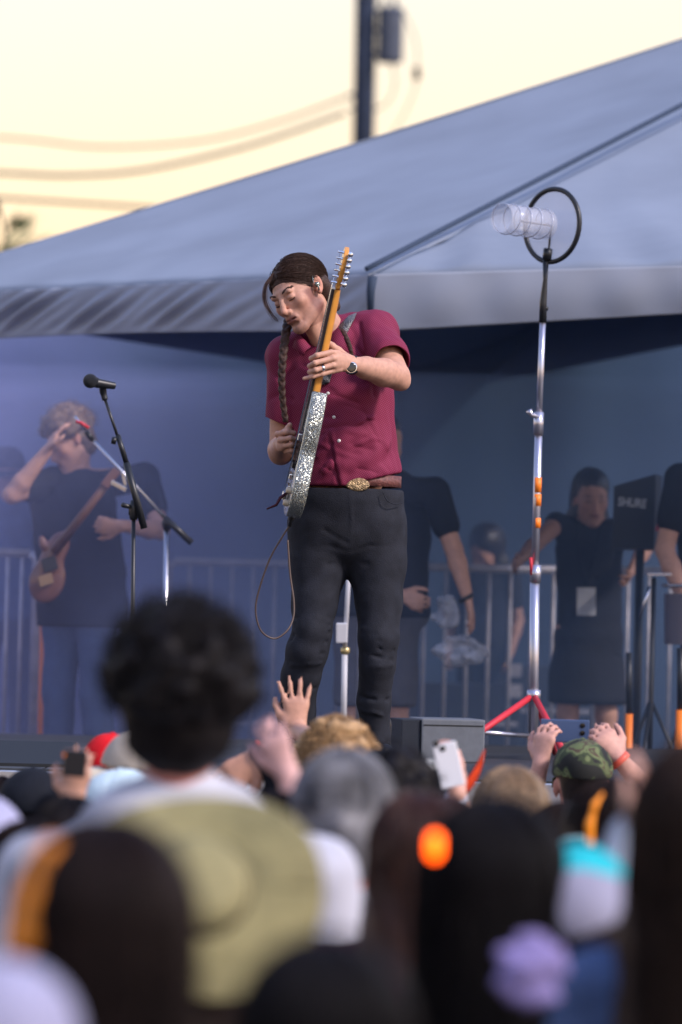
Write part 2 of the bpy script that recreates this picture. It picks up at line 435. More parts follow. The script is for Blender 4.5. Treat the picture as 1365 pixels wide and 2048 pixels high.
MB().box(P(757, 110, PD), _rt * 0.08, _fw * 0.05, _up * 0.03).build('bracket', steel_d, up_)
MB().box(P(706, 190, PD), _rt * 0.09, _fw * 0.03, _up * 0.022).build('crossarm', steel_d, up_)
MB().box(P(704, 217, PD), _rt * 0.07, _fw * 0.03, _up * 0.016).build('crossarm', steel_d, up_)
def wire(name, pts, r, label, n=10):
    o = MB().tube(spline([P(*p) for p in pts], n), r, 6).build(name, wire_m); tag(o, label, 'wire', 'wires strung from the utility pole'); return o
wire('power_wire', [(-400, 326, 72), (0, 346, 73), (150, 351, 73), (300, 338, 73.5), (500, 291, 74), (690, 226, 75)], 0.034, 'thick sagging bundle of cables reaching the utility pole')
wire('power_wire', [(-400, 262, 74), (0, 275, 74), (200, 294, 74), (400, 282, 74.5), (560, 243, 75), (700, 192, 75)], 0.022, 'thin sagging wire above the thick cable bundle')
wire('power_wire', [(-400, 372, 60), (0, 396, 62), (340, 417, 64), (700, 430, 66)], 0.026, 'straight cable passing low just above the tent roof')
wire('drop_wire', [(805, 22, 74.9), (828, 70, 74.9), (836, 130, 74.9), (826, 190, 74.9), (790, 260, 74.9), (752, 300, 75)], 0.012, 'loose cable looping down beside the transformer')
wire('jumper_wire', [(786, 128, 74.9), (790, 170, 74.9), (775, 205, 74.9), (748, 222, 75)], 0.014, 'short jumper cable under the transformer')
o = MB().lathe(P(834, 148, 74.9), _up, [(-0.1, 0.02), (-0.08, 0.06), (0.08, 0.06), (0.12, 0.03)], 10).build('cable_clamp', wire_m)
tag(o, 'small clamp fastened on the loose looping cable', 'clamp')
o = MB().tube(spline([P(-30, 330, 40), P(2, 425, 40), P(12, 475, 40), P(22, 530, 40)], 8), 0.012, 6).build('guy_line', wire_m); tag(o, 'taut dark line running down past the palm', 'wire')
# palm
frond_m = mat('palm_frond', (0.10, 0.16, 0.06), 0.6, noise=0.3, scale=10)
bark = mat('palm_bark', (0.12, 0.09, 0.06), 0.9, noise=0.3, scale=10, bump=0.5)
PZ = 70.0; pc = P(-8, 520, PZ)
palm = empty('palm_tree', (pc.x, pc.y, 0), 'palm tree with spiky fronds beyond the tent', 'tree')
MB().tube([(pc.x, pc.y, 0), (pc.x + .1, pc.y, pc.z * .5), pc], [0.2, 0.15, 0.13], 10).build('trunk', bark, palm)
rr = random.Random(5)
for i in range(30):
    az = rr.uniform(0, 6.28); el = rr.uniform(-0.4, 1.2); Lf = rr.uniform(0.5, 0.72)
    d = Vector((math.cos(az) * math.cos(el), math.sin(az) * math.cos(el), math.sin(el)))
    tip = pc + d * Lf; m = MB(); sdv = d.cross(Vector((0, 0, 1))); sdv = sdv.normalized() if sdv.length > .01 else Vector((1, 0, 0)); nn = d.cross(sdv)
    for k in range(16):
        q = (k - 7.5) / 7.5; dd = (d + sdv * q * 0.55 + nn * 0.05 * math.sin(k)).normalized()
        e = tip + dd * rr.uniform(0.3, 0.5) * (1 - 0.35 * abs(q)); w = nn.cross(dd).normalized() * 0.018
        b0 = len(m.v); m.v += [tip - w, tip + w, tip.lerp(e, 0.6) + w, e, tip.lerp(e, 0.6) - w]; m.f.append((b0, b0 + 1, b0 + 2, b0 + 3, b0 + 4))
    m.tube([pc, pc.lerp(tip, .5) + Vector((0, 0, .03)), tip], 0.014, 5)
    m.build('frond', frond_m, palm)
# ================================================================== heads, hands, figures
SKIN = (0.50, 0.27, 0.19)
def hrot(yaw=0, pitch=0, roll=0):
    """yaw > 0 turns the face to picture right, pitch > 0 looks down, roll > 0 leans the crown to picture right"""
    return Matrix.Rotation(R(roll), 4, 'Y') @ Matrix.Rotation(R(yaw), 4, 'Z') @ Matrix.Rotation(R(pitch), 4, 'X')

def add_head(f, M, s=1.0, fine=False, slim=1.0):
    T = lambda x, y, z: M @ Vector((x * s * slim, y * s, z * s)); r = lambda v: v * s
    f.ell(T(0, 0.018, 0.030), (r(0.076), r(0.097), r(0.084)), M, k=0.0)
    f.ell(T(0, -0.030, -0.030), (r(0.062), r(0.062), r(0.082)), M, k=r(0.03))
    for q in (-1, 1):
        f.cone(T(q * 0.050, 0.005, -0.062), r(0.018), T(q * 0.016, -0.068, -0.103), r(0.018), k=r(0.02))
        f.ball(T(q * 0.044, -0.060, -0.024), r(0.020), k=r(0.018))
    f.ball(T(0, -0.078, -0.105), r(0.020), k=r(0.015))
    if fine:
        f.cone(T(-0.036, -0.080, 0.020), r(0.011), T(0.036, -0.080, 0.020), r(0.011), k=r(0.014))
        for q in (-1, 1):
            f.ball(T(q * 0.031, -0.104, -0.001), r(0.017), k=r(0.010), op='s')
            f.ell(T(q * 0.031, -0.0775, -0.001), (r(0.0150), r(0.0125), r(0.0115)), M, k=r(0.004))
    f.cone(T(0, -0.090, 0.010), r(0.0085), T(0, -0.110, -0.036), r(0.0100), k=r(0.007))
    f.cone(T(0, -0.109, -0.034), r(0.0100), T(0, -0.104, -0.040), r(0.0105), k=r(0.005))
    for q in (-1, 1): f.ball(T(q * 0.0115, -0.098, -0.041), r(0.0075), k=r(0.006))
    if fine:
        f.ell(T(0, -0.083, -0.067), (r(0.030), r(0.020), r(0.022)), M, k=r(0.012))
        f.cone(T(-0.019, -0.0915, -0.0640), r(0.0050), T(0.019, -0.0915, -0.0640), r(0.0055), k=r(0.005))
        f.cone(T(-0.015, -0.0935, -0.0745), r(0.0060), T(0.015, -0.0935, -0.0745), r(0.0060), k=r(0.005))
        f.cone(T(-0.020, -0.0975, -0.0690), r(0.0030), T(0.020, -0.0975, -0.0690), r(0.0030), k=r(0.003), op='s')
        f.cone(T(-0.012, -0.096, -0.087), r(0.006), T(0.012, -0.096, -0.087), r(0.006), k=r(0.008), op='s')
    for q in (-1, 1):
        E = M @ Matrix.Rotation(R(q * -18), 4, 'Z') @ Matrix.Rotation(R(-12), 4, 'X')
        f.ell(T(q * 0.079, 0.016, -0.004), (r(0.0085), r(0.018), r(0.031)), E, k=r(0.008))
        if fine:
            f.ell(T(q * 0.087, 0.012, 0.000), (r(0.006), r(0.010), r(0.019)), E, k=r(0.005), op='s')
            f.ball(T(q * 0.079, 0.006, -0.030), r(0.0085), k=r(0.006))
            f.ball(T(q * 0.079, 0.002, -0.006), r(0.006), k=r(0.004))

def face_color(M, s=1.0, skin=SKIN, beard=None, lips=True):
    Mi = np.array(M.inverted())
    def fn(V):
        c = (V @ Mi[:3, :3].T + Mi[:3, 3]) / s; x, y, z = c[:, 0], c[:, 1], c[:, 2]
        C = np.tile(np.array(skin), (len(V), 1)); near = (np.abs(x) < 0.1) & (np.abs(z) < 0.16) & (np.abs(y) < 0.14)
        def paint(w, col):
            w = (w * near)[:, None]; C[:] = C * (1 - w) + np.array(col) * w
        ck = np.exp(-(((np.abs(x) - 0.045) / 0.022) ** 2 + ((z + 0.03) / 0.026) ** 2)) * (y < -0.02)
        paint(0.35 * ck, (skin[0] * 1.0, skin[1] * 0.72, skin[2] * 0.68))
        nz = np.exp(-((x / 0.014) ** 2 + ((z + 0.036) / 0.015) ** 2)) * (y < -0.09); paint(0.35 * nz, (skin[0], skin[1] * 0.7, skin[2] * 0.66))
        ea = (np.abs(x) > 0.072) * (np.abs(z) < 0.04); paint(0.45 * ea, (skin[0] * 1.02, skin[1] * 0.66, skin[2] * 0.6))
        if lips:
            lp = np.exp(-((x / 0.019) ** 4 + ((z + 0.069) / 0.0095) ** 4)) * (y < -0.088); paint(0.9 * lp, (skin[0] * 0.75, skin[1] * 0.42, skin[2] * 0.46))
            ml = np.exp(-((x / 0.024) ** 6 + ((z + 0.0688) / 0.0034) ** 2)) * (y < -0.07); paint(0.8 * ml, (0.10, 0.035, 0.035))
        br = np.exp(-(((np.abs(x) - .031) / .019) ** 4 + ((z - .024) / .0055) ** 2)) * (y < -.06); eye = np.exp(-(((np.abs(x) - .031) / .015) ** 4 + ((z + .002) / .005) ** 2)) * (y < -.06)
        if not beard and lips: paint(.8 * br, (.05, .03, .025)); paint(.75 * eye, (.06, .04, .035))
        if beard is not None:
            jaw = 1 / (1 + np.exp(-((-0.045 - z) * 180 - (0.045 - np.abs(x)) * 60)))
            side = np.exp(-(((y + 0.022 + (z + .03) * .3) / 0.022) ** 4)) * (np.abs(x) > 0.03) / (1 + np.exp((z + .002) * 400)) / (1 + np.exp((-.092 - z) * 300))
            paint(0.42 * jaw * (y < 0.02) * (z > -0.12) * (z < -0.03), beard); paint(0.95 * side, beard)
        return C
    return fn

def finger(f, pts, r0=0.0098, r1=0.0072):
    n = len(pts); f.chain(pts, [r0 + (r1 - r0) * i / (n - 1) for i in range(n)], k=0.004)

def simple_hand(f, wrist, d, palm_n, s=1.0, curl=0.35, spread=0.12, thumb=1):
    """open or half-closed hand: d = direction to the finger tips, palm_n = direction the palm faces"""
    d = Vector(d).normalized(); n = Vector(palm_n); n = (n - d * n.dot(d)).normalized(); w = d.cross(n) * thumb; wrist = Vector(wrist)
    c = wrist + d * 0.05 * s
    f.econe(wrist + d * 0.012 * s, 0.026 * s, 0.018 * s, wrist + d * 0.085 * s, 0.041 * s, 0.0135 * s, w, k=0.012)
    for i, (o, L) in enumerate(((0.030, 0.072), (0.010, 0.080), (-0.010, 0.074), (-0.029, 0.058))):
        b = wrist + d * (0.088 - 0.004 * abs(i - 1)) * s + w * o * s
        dd = (d + w * (o / 0.03) * spread).normalized(); a = 0; p = b; pts = [b - d * 0.012 * s]
        for q in range(3):
            pts.append(p); a += curl * (0.6 + 0.3 * q); p = p + (dd * math.cos(a) + n * math.sin(a)) * L * s * (0.45, 0.32, 0.23)[q]
        pts.append(p); finger(f, pts, 0.0095 * s, 0.0072 * s)
    t0 = wrist + d * 0.028 * s + w * 0.026 * s
    t1 = t0 + (d * 0.75 + w * 0.75 + n * 0.25).normalized() * 0.036 * s; t2 = t1 + (d + w * 0.35 + n * 0.35).normalized() * 0.032 * s; t3 = t2 + (d + w * 0.05 + n * 0.3).normalized() * 0.022 * s
    f.chain([t0, t1, t2, t3], [0.015 * s, 0.0115 * s, 0.010 * s, 0.008 * s], k=0.008)

def strands(polys, rad, name, m, parent, n=3, taper=True):
    b = MB()
    for pl in polys:
        k = len(pl); b.tube(pl, [rad * (1 - 0.75 * (i / (k - 1)) ** 2) if taper else rad for i in range(k)], n, cap=False)
    return b.build(name, m, parent)

def braid(path, rad, vox=0.003):
    """three strands woven round each other, thinning towards the tip"""
    f = Field(vox, 0.0015); pts = spline(path, 14); n = len(pts); sd = Vector((1, -0.3, 0)).normalized(); dp = Vector((.3, 1, 0)).normalized()
    L = sum((b - a).length for a, b in zip(pts[:-1], pts[1:])); turns = L / (rad * 5.2)
    for q in range(3):
        ch = []; rd = []
        for i, p in enumerate(pts):
            t = 2 * math.pi * (turns * i / n + q / 3); r = rad * (1 - 0.4 * i / n)
            ch.append(p + sd * r * .50 * math.sin(t) + dp * r * .35 * math.sin(2 * t)); rd.append(r * .56)
        f.chain(ch, rd, k=.001)
    return f
# ================================================================== the guitarist
SD = 16.0
skin_m = mat_attr('skin', 0.58, 0.15, 260, sss=0.06)
black_leather = mat('black_leather', (0.012, 0.012, 0.014), 0.35, spec=0.5, bump=0.1)
silver = mat('polished_silver', (0.75, 0.75, 0.78), 0.18, 1.0)
hair_brown = mat('brown_hair', (0.050, 0.027, 0.021), 0.62, noise=0.45, scale=150, spec=0.25, bump=.12, bscale=300)
foot = P(690, 1530, SD)
man = empty('person', (foot.x, foot.y, STAGE_Z), 'guitarist in crimson dotted shirt and black jeans looking down while playing', 'person')
HM = hrot(-42, 4, -27)
HM = Matrix.Translation(P(567, 601, 15.83) - (HM @ Vector((0, -0.086, 0)))) @ HM
HS = 1.0
def hp(x, y, z): return HM @ Vector((x * HS, y * HS, z * HS))
f = Field(0.0027, 0.012)
add_head(f, HM, HS, fine=True)
for q in (-1, 1):
    f.fold([hp(q * .017, -.104, -.034), hp(q * .029, -.094, -.050), hp(q * .034, -.084, -.070), hp(q * .031, -.080, -.086)], .0045, -.0030)
    f.fold([hp(q * (.031 + .0165 * math.cos(a)), -.0865 + .009 * math.cos(a) ** 2, .006 + .0045 * math.sin(a)) for a in [math.pi * i / 8 for i in range(9)]], .0028, -.0022)
    f.fold([hp(q * .018, -.088, -.010), hp(q * .032, -.086, -.016), hp(q * .044, -.074, -.012)], .004, -.0018)
neckb = P(672, 690, 16.03)
f.cone(hp(0, 0.030, -0.055), 0.055, neckb, 0.062, k=0.02)
f.cone(hp(0.03, 0.03, -0.05), 0.022, P(655, 690, 15.95), 0.016, k=0.012)          # neck tendon
f.cone(hp(0, -0.02, -0.09), 0.026, P(640, 690, 15.95), 0.025, k=0.02)
# torso core under the shirt
f.loft([(P(668, 700, 16.03), .10, .07), (P(670, 760, 16.03), .125, .09), (P(692, 960, 16.03), .13, .09)], (1, 0, 0), k=0.03)
# picture-right arm: reaches forward to the neck of the guitar
Ls, Le, Lw = P(752, 676, 16.01), P(794, 752, 15.82), P(706, 729, 15.665)
f.cone(neckb, .05, Ls, .048, k=.03); f.chain([Ls, Ls.lerp(Le, .5), Le], [.050, .051, .043], k=.015)
f.chain([Le, Le.lerp(Lw, .3), Le.lerp(Lw, .7), Lw], [.041, .046, .036, .026], k=.012)
f.ball(P(805, 766, 15.825), .024, k=.02)
f.econe(Lw, .026, .021, P(672, 722, 15.613), .034, .017, (0, 0, 1), k=.012)
D = lambda *a: [P(*q) for q in a]
finger(f, D((676, 707, 15.62), (662, 705, 15.60), (634, 711, 15.575), (623, 717, 15.592), (627, 723, 15.62)), .0108)
finger(f, D((676, 717, 15.615), (666, 717, 15.595), (630, 726, 15.567), (620, 732, 15.588), (625, 737, 15.615)), .0108)
finger(f, D((678, 729, 15.615), (666, 730, 15.598), (632, 740, 15.571), (620, 744, 15.588), (623, 748, 15.61)), .0105)
finger(f, D((680, 739, 15.62), (666, 742, 15.61), (645, 748, 15.59), (627, 753, 15.583), (609, 757, 15.588)), .0095, .0065)
f.chain(D((693, 716, 15.66), (676, 702, 15.668), (664, 692, 15.665), (657, 685, 15.66)), [.016, .014, .0115, .009], k=.008)
# picture-left arm: hangs, forearm comes forward to the strings
Rs, Re, Rw = P(571, 716, 16.03), P(562, 905, 16.04), P(562, 889, 15.835)
f.cone(neckb, .05, Rs, .042, k=.03); f.chain([Rs, Rs.lerp(Re, .5), Re], [.044, .044, .038], k=.015)
f.chain([Re, Re.lerp(Rw, .35), Rw], [.040, .041, .026], k=.015)
f.econe(Rw, .025, .019, P(566, 882, 15.775), .036, .020, (0.2, 0, 1), k=.012)
finger(f, D((560, 876, 15.80), (556, 868, 15.772), (574, 864, 15.742), (588, 866, 15.752), (586, 873, 15.772)), .0105)
finger(f, D((564, 882, 15.79), (561, 880, 15.760), (581, 876, 15.732), (593, 879, 15.745), (589, 885, 15.768)), .0105)
finger(f, D((568, 890, 15.79), (567, 892, 15.765), (584, 889, 15.738), (593, 891, 15.752), (587, 896, 15.772)), .0100)
finger(f, D((570, 897, 15.80), (572, 902, 15.778), (585, 901, 15.752), (590, 903, 15.765), (585, 906, 15.780)), .0090)
f.chain(D((563, 878, 15.805), (570, 866, 15.775), (577, 857, 15.752), (580, 850, 15.745)), [.014, .0125, .0105, .0085], k=.006)
me = f.mesh('body', face_color(HM, HS, (0.52, 0.285, 0.205), beard=(0.20, 0.085, 0.07)))
link('body', me, skin_m, man)

# brows, lashes, in-ear monitor
brow_m = mat('brow_hair', (0.075, 0.038, 0.028), 0.7)
for q in (-1, 1):
    m = MB(); rr = random.Random(7 + q)
    for i in range(85):
        t = rr.random(); x0 = q * (0.014 + 0.036 * t); z0 = 0.0205 + 0.007 * math.sin(t * 2.4) + rr.uniform(-.0026, .0026); y0 = -0.0915 + 0.016 * t * t
        m.tube([hp(x0, y0, z0), hp(x0 + q * .005, y0 + .001 * t, z0 + .0018), hp(x0 + q * .009, y0 + .003 * t, z0 + .001)], [.0013, .0011, .0005], 4)
    m.build('eyebrow', brow_m, man)
    pts = [hp(q * (0.031 + 0.0155 * math.cos(a)), -0.0865 + 0.007 * abs(math.cos(a)) ** 2, -0.0075 - 0.0035 * math.sin(a)) for a in [math.pi * i / 10 for i in range(11)]]
    MB().tube(pts, 0.0016, 5).build('eyelashes', brow_m, man)
    pts = [hp(q * (0.031 + 0.0165 * math.cos(a)), -0.0815 + 0.009 * abs(math.cos(a)) ** 2, 0.006 + 0.0045 * math.sin(a)) for a in [math.pi * i / 10 for i in range(11)]]
ie = MB(); ie.lathe(hp(0.084, 0.002, -0.006), HM.to_3x3() @ Vector((1, -.35, 0)), [(0, .006), (.004, .0085), (.010, .0085), (.013, .004)], 12)
ie.tube([hp(0.088, -0.001, -0.006), hp(0.092, -0.004, -0.016), hp(0.086, -0.002, -0.026)], .003, 6)
ie.tube([hp(0.088, 0.0, 0.0), hp(0.088, -0.012, 0.004), hp(0.083, 0.006, 0.028), hp(0.082, 0.035, 0.012)], .0016, 5)
ie.build('ear_monitor', mat('ear_monitor', (0.25, 0.28, 0.25), 0.15, 0.7), man)

# hair: parted, drawn back over the ears, with flyaway strands and two braids
f = Field(0.003, 0.006)
f.ell(hp(0, 0.028, 0.034), (0.084 * HS, 0.1075 * HS, 0.088 * HS), HM)
f.ell(hp(0, -.096, -.054), (.11, .088, .104), HM, k=.010, op='s')
f.ell(hp(0, 0.075, -0.04), (0.062, 0.045, 0.075), HM, k=.02)
f.cone(hp(0.060, 0.058, -0.01), .026, hp(0.045, 0.078, -0.095), .020, k=.02); f.cone(hp(-0.060, 0.055, -0.01), .026, hp(-0.055, 0.068, -0.10), .018, k=.02)
f.wobble(0.0005, 300, 4, stretch=(1, .35, .6))
me = f.mesh('hair'); hair = link('hair', me, hair_brown, man)
rr = random.Random(11); pl = []
for i in range(1700):
    q = 1 if rr.random() < .68 else -1
    th = rr.uniform(.05, 1.75); ph = math.pi / 2 * q * rr.uniform(0.0, 1.0)          # start: anywhere from the parting down to the hairline
    A = Vector((math.sin(ph) * math.sin(th) if th > .3 else q * .05, -math.cos(ph) * math.sin(th), math.cos(th)))
    if A.z < -.05 - .55 * A.y: A = Vector((A.x, A.y, -.05 - .55 * A.y))
    A.normalize(); B = Vector((q * rr.uniform(.45, .85), rr.uniform(.5, .8), rr.uniform(-.75, -.3))).normalized(); an = A.angle(B); r_ = rr.uniform(1.0, 1.014) if i > 240 else rr.uniform(1.015, 1.075); pts = []
    for k in range(10):
        t = k / 9; dv = (A * math.sin((1 - t) * an) + B * math.sin(t * an)) / math.sin(an)
        pts.append(hp(dv.x * .084 * r_, .028 + dv.y * .1075 * r_, .034 + dv.z * .088 * r_))
    pl.append(pts)
strands(pl, 0.0006, 'hair_strands', hair_brown, hair)
# thin locks that hang past the shadowed cheek
pl = []
for i in range(34):
    a = rr.uniform(0, 1); o = rr.uniform(-3, 3)
    pl.append(spline([P(546 + 9 * a, 548 + 3 * o * .3, 15.86), P(531 + 5 * a + o, 570, 15.84), P(527 + 7 * a + o, 598, 15.83), P(536 + 8 * a + o * 1.4, 622, 15.82), P(551 + 9 * a + o * 2, 640 + 6 * rr.random(), 15.83)], 4))
strands(pl, 0.0007, 'loose_lock', hair_brown, hair)
bl = braid([P(578, 640, 15.97), P(572, 668, 15.90), P(567, 710, 15.865), P(564, 755, 15.86), P(566, 800, 15.865), P(572, 842, 15.87)], 0.0165, .003)
link('braid', bl.mesh('braid'), hair_brown, man)
bl = braid([P(658, 615, 16.02), P(676, 645, 15.97), P(692, 672, 15.905), P(702, 700, 15.885), P(706, 735, 15.895)], 0.010, .003)
link('braid', bl.mesh('braid'), hair_brown, man)

# ---- shirt
sh = bpy.data.materials.new('dotted_shirt'); sh.use_nodes = True; nt = sh.node_tree; b = nt.nodes['Principled BSDF']
tc = nt.nodes.new('ShaderNodeTexCoord'); mp = nt.nodes.new('ShaderNodeMapping'); mp.inputs['Rotation'].default_value = (0, R(33), 0); mp.inputs['Scale'].default_value = (175, 12, 175)
vo = nt.nodes.new('ShaderNodeTexVoronoi'); vo.inputs['Scale'].default_value = 1.0; vo.inputs['Randomness'].default_value = 0.0
nt.links.new(tc.outputs['Object'], mp.inputs[0])
sx = nt.nodes.new('ShaderNodeSeparateXYZ'); nt.links.new(mp.outputs[0], sx.inputs[0]); cx = nt.nodes.new('ShaderNodeCombineXYZ')
nt.links.new(sx.outputs[0], cx.inputs[0]); nt.links.new(sx.outputs[2], cx.inputs[1]); vo.voronoi_dimensions = '2D'; nt.links.new(cx.outputs[0], vo.inputs['Vector'])
rp = nt.nodes.new('ShaderNodeValToRGB'); rp.color_ramp.elements[0].position = 0.22; rp.color_ramp.elements[0].color = (0.30, 0.06, 0.11, 1); rp.color_ramp.elements[1].position = 0.36; rp.color_ramp.elements[1].color = (0.140, 0.008, 0.038, 1)
nt.links.new(vo.outputs['Distance'], rp.inputs[0]); nt.links.new(rp.outputs[0], b.inputs['Base Color']); b.inputs['Roughness'].default_value = 0.75; b.inputs['Specular IOR Level'].default_value = 0.2
f = Field(0.0045, 0.012)
f.loft([(P(672, 672, 16.02), .085, .062), (P(674, 690, 16.02), .150, .095), (P(676, 735, 16.02), .170, .128), (P(680, 800, 16.02), .172, .136), (P(688, 880, 16.02), .168, .135), (P(693, 945, 16.02), .174, .138), (P(693, 1010, 16.02), .176, .138)], (1, 0, 0), k=0.012)
f.loft([(P(712, 664, 16.03), .07, .06), (P(752, 664, 16.01), .078, .072)], (0, 1, 0), k=.02)
f.loft([(P(625, 690, 16.03), .06, .06), (P(572, 712, 16.03), .072, .068)], (0, 1, 0), k=.02)
# sleeves
f.econe(P(745, 670, 16.01), .070, .070, P(777, 716, 15.885), .064, .070, (1, 0, 0.3), k=.02)
f.econe(P(570, 715, 16.03), .056, .066, P(565, 838, 16.035), .051, .060, (1, 0, 0), k=.015)
# hems: flat cuts made on the torso and sleeves
f.fold(D((700, 690, 15.93), (752, 730, 15.9), (745, 790, 15.92)), .012, -.006); f.fold(D((720, 650, 15.95), (735, 700, 15.9), (740, 760, 15.9)), .010, -.008)
f.fold(D((764, 655, 15.94), (742, 690, 15.90), (735, 725, 15.89)), .008, .007)
for a, w_, am in ((((640, 790, 15.885), (660, 850, 15.88), (672, 905, 15.885), (686, 975, 15.885)), .007, .004), (((633, 790, 15.885), (653, 850, 15.88), (665, 905, 15.885), (680, 975, 15.885)), .006, -.011),
                  (((610, 940, 15.9), (640, 925, 15.885), (665, 890, 15.885)), .012, -.009), (((606, 952, 15.9), (640, 948, 15.885), (668, 925, 15.885)), .010, .008), (((620, 965, 15.9), (650, 960, 15.885), (674, 945, 15.885)), .008, -.006),
                  (((780, 800, 15.95), (788, 850, 15.97), (790, 900, 15.97)), .012, -.010), (((700, 800, 15.88), (735, 815, 15.88), (775, 800, 15.92)), .018, -.005), (((720, 840, 15.88), (760, 835, 15.9), (790, 815, 15.95)), .016, .005),
                  (((690, 930, 15.88), (740, 915, 15.89), (790, 880, 15.95)), .018, .006), (((700, 950, 15.88), (750, 935, 15.89), (795, 905, 15.96)), .014, -.005),
                  (((540, 745, 15.98), (565, 760, 15.96), (590, 740, 15.95)), .010, -.006), (((536, 800, 15.99), (560, 790, 15.965), (590, 800, 15.96)), .010, -.006), (((600, 720, 15.9), (620, 780, 15.885), (640, 830, 15.88)), .014, -.006)):
    f.fold(D(*a), w_, am)
rr = random.Random(33)
for i in range(34):
    x0, y0 = rr.uniform(610, 775), rr.uniform(710, 950); an_ = rr.uniform(-.9, .5) + (.6 if x0 > 730 else 0); ln = rr.uniform(20, 48)
    zz = 16.02 - .138 * math.sqrt(max(.05, 1 - ((x0 - 686) / 112) ** 2))
    f.fold(D((x0 - ln * math.cos(an_), y0 - ln * math.sin(an_), zz + .012), (x0, y0 + rr.uniform(-4, 4), zz), (x0 + ln * math.cos(an_), y0 + ln * math.sin(an_), zz + .012)), rr.uniform(.005, .009), rr.choice((-.0055, -.004, .004)))
f.wobble(0.0026, 40, 3, stretch=(1, 1, .6)); f.wobble(0.0012, 110, 5, stretch=(1, 1, .5))
f.cut(P(690, 970, 15.9), Vector((.27, 0, -.96))); f.cut(P(690, 970, 15.9), (0, 0, -1))
me = f.mesh('shirt')
# trim the sleeve ends square (done on the mesh so the torso is untouched)
bm = bmesh.new(); bm.from_mesh(me)
def trim(point, normal, centre, rad):
    geom = [v for v in bm.verts if (v.co - centre).length < rad]
    gs = set(geom); ed = [e for e in bm.edges if e.verts[0] in gs and e.verts[1] in gs]; fa = [q for q in bm.faces if all(v in gs for v in q.verts)]
    bmesh.ops.bisect_plane(bm, geom=geom + ed + fa, plane_co=point, plane_no=Vector(normal).normalized(), clear_outer=True)
a_ = P(784, 722, 15.865); trim(a_, (Le - Ls), a_, .096)
a_ = P(561, 845, 16.035); trim(a_, (Re - Rs) + Vector((-.12, 0, 0)), a_, .085)
bm.to_mesh(me); bm.free()
shirt = link('shirt', me, sh, man)
md = shirt.modifiers.new('thick', 'SOLIDIFY'); md.thickness = 0.004; md.offset = 1
# collar: two points lying open
m = MB()
for (p, q) in ((P(672, 634, 16.10), P(684, 652, 16.12)), (P(694, 630, 16.03), P(710, 654, 16.03)), (P(686, 642, 15.965), P(708, 672, 15.925)), (P(668, 668, 15.915), P(700, 700, 15.885)), (P(650, 696, 15.895), P(676, 716, 15.875))):
    m.v += [p, p.lerp(q, .5) + Vector((0, -.008, .006)), q]
for i in range(4):
    for j in (0, 1): a = 3 * i + j; m.f.append((a, a + 1, a + 4, a + 3))
m.build('collar', sh, shirt, thick=.004)
m = MB()
for (p, q) in ((P(602, 668, 15.99), P(588, 690, 15.985)), (P(598, 666, 15.93), P(586, 694, 15.91)), (P(606, 676, 15.905), P(596, 704, 15.885)), (P(622, 694, 15.89), P(606, 712, 15.875))):
    m.v += [p, p.lerp(q, .5) + Vector((0, -.008, .006)), q]
for i in range(3):
    for j in (0, 1): a = 3 * i + j; m.f.append((a, a + 1, a + 4, a + 3))
m.build('collar', sh, shirt, thick=.004)
pearl = mat('pearl_snap', (0.75, 0.7, 0.66), 0.25, 0.2)
def on_mesh(o, px, py):
    """depth of an object's surface along the view of that pixel"""
    from mathutils.bvhtree import BVHTree
    bv = BVHTree.FromPolygons([v.co for v in o.data.vertices], [tuple(p.vertices) for p in o.data.polygons])
    dr = (P(px, py, 10) - Vector((0, 0, CAMZ))).normalized(); h = bv.ray_cast(Vector((0, 0, CAMZ)), dr); return h[0], h[1]
for px, py in ((657, 787), (669, 834), (679, 882)):
    h, n = on_mesh(shirt, px, py); n = n if n.y < 0 else -n
    MB().lathe(h + n * .002, n, [(0, .0062), (.002, .0062), (.0035, .0045), (.004, .001)], 14).build('snap_button', pearl, shirt)
h, n = on_mesh(shirt, 688, 945)

# ---- jeans
jn = mat('black_denim', (0.017, 0.019, 0.027), 0.8, noise=0.25, scale=25, bump=0.25, bscale=300, spec=0.2)
f = Field(0.0055, 0.012)
f.loft([(P(694, 958, 16.02), .172, .125), (P(694, 1000, 16.02), .186, .135), (P(693, 1060, 16.03), .196, .140)], (1, 0, 0), k=.02)
f.loft([(P(640, 1050, 16.03), .108, .125), (P(637, 1130, 16.02), .096, .105), (P(629, 1208, 15.99), .076, .088), (P(625, 1264, 15.96), .064, .076), (P(615, 1300, 15.965), .066, .075), (P(602, 1355, 16.0), .063, .070), (P(594, 1428, 16.03), .060, .064), (P(592, 1505, 16.04), .060, .066)], (1, 0, 0), k=.02)
f.loft([(P(752, 1050, 16.03), .103, .125), (P(754, 1130, 16.02), .098, .105), (P(758, 1200, 16.0), .078, .088), (P(757, 1275, 15.97), .066, .077), (P(755, 1325, 15.975), .060, .070), (P(749, 1401, 16.01), .054, .062), (P(751, 1480, 16.04), .048, .060), (P(752, 1512, 16.04), .05, .062)], (1, 0, 0), k=.02)
rr = random.Random(2)
for (x0, x1, ys) in ((572, 672, (1238, 1252, 1268, 1283, 1300, 1330, 1372, 1400)), (715, 802, (1262, 1280, 1296, 1312, 1332, 1360, 1395, 1430, 1455))):
    for y in ys:
        sl = rr.uniform(-14, 22); xa = x0 + rr.uniform(-5, 20); xb = x1 - rr.uniform(-5, 25); dz = 15.90 + (0.045 if y > 1350 else 0)
        f.fold(D((xa, y - sl * .5, dz + .03), ((xa + xb) / 2, y + rr.uniform(-4, 6), dz), (xb, y + sl * .5, dz + .03)), rr.uniform(.005, .008), rr.choice((-.007, -.006, .005)))
f.fold(D((700, 985, 15.88), (704, 1040, 15.885), (697, 1105, 15.92)), .006, .003)
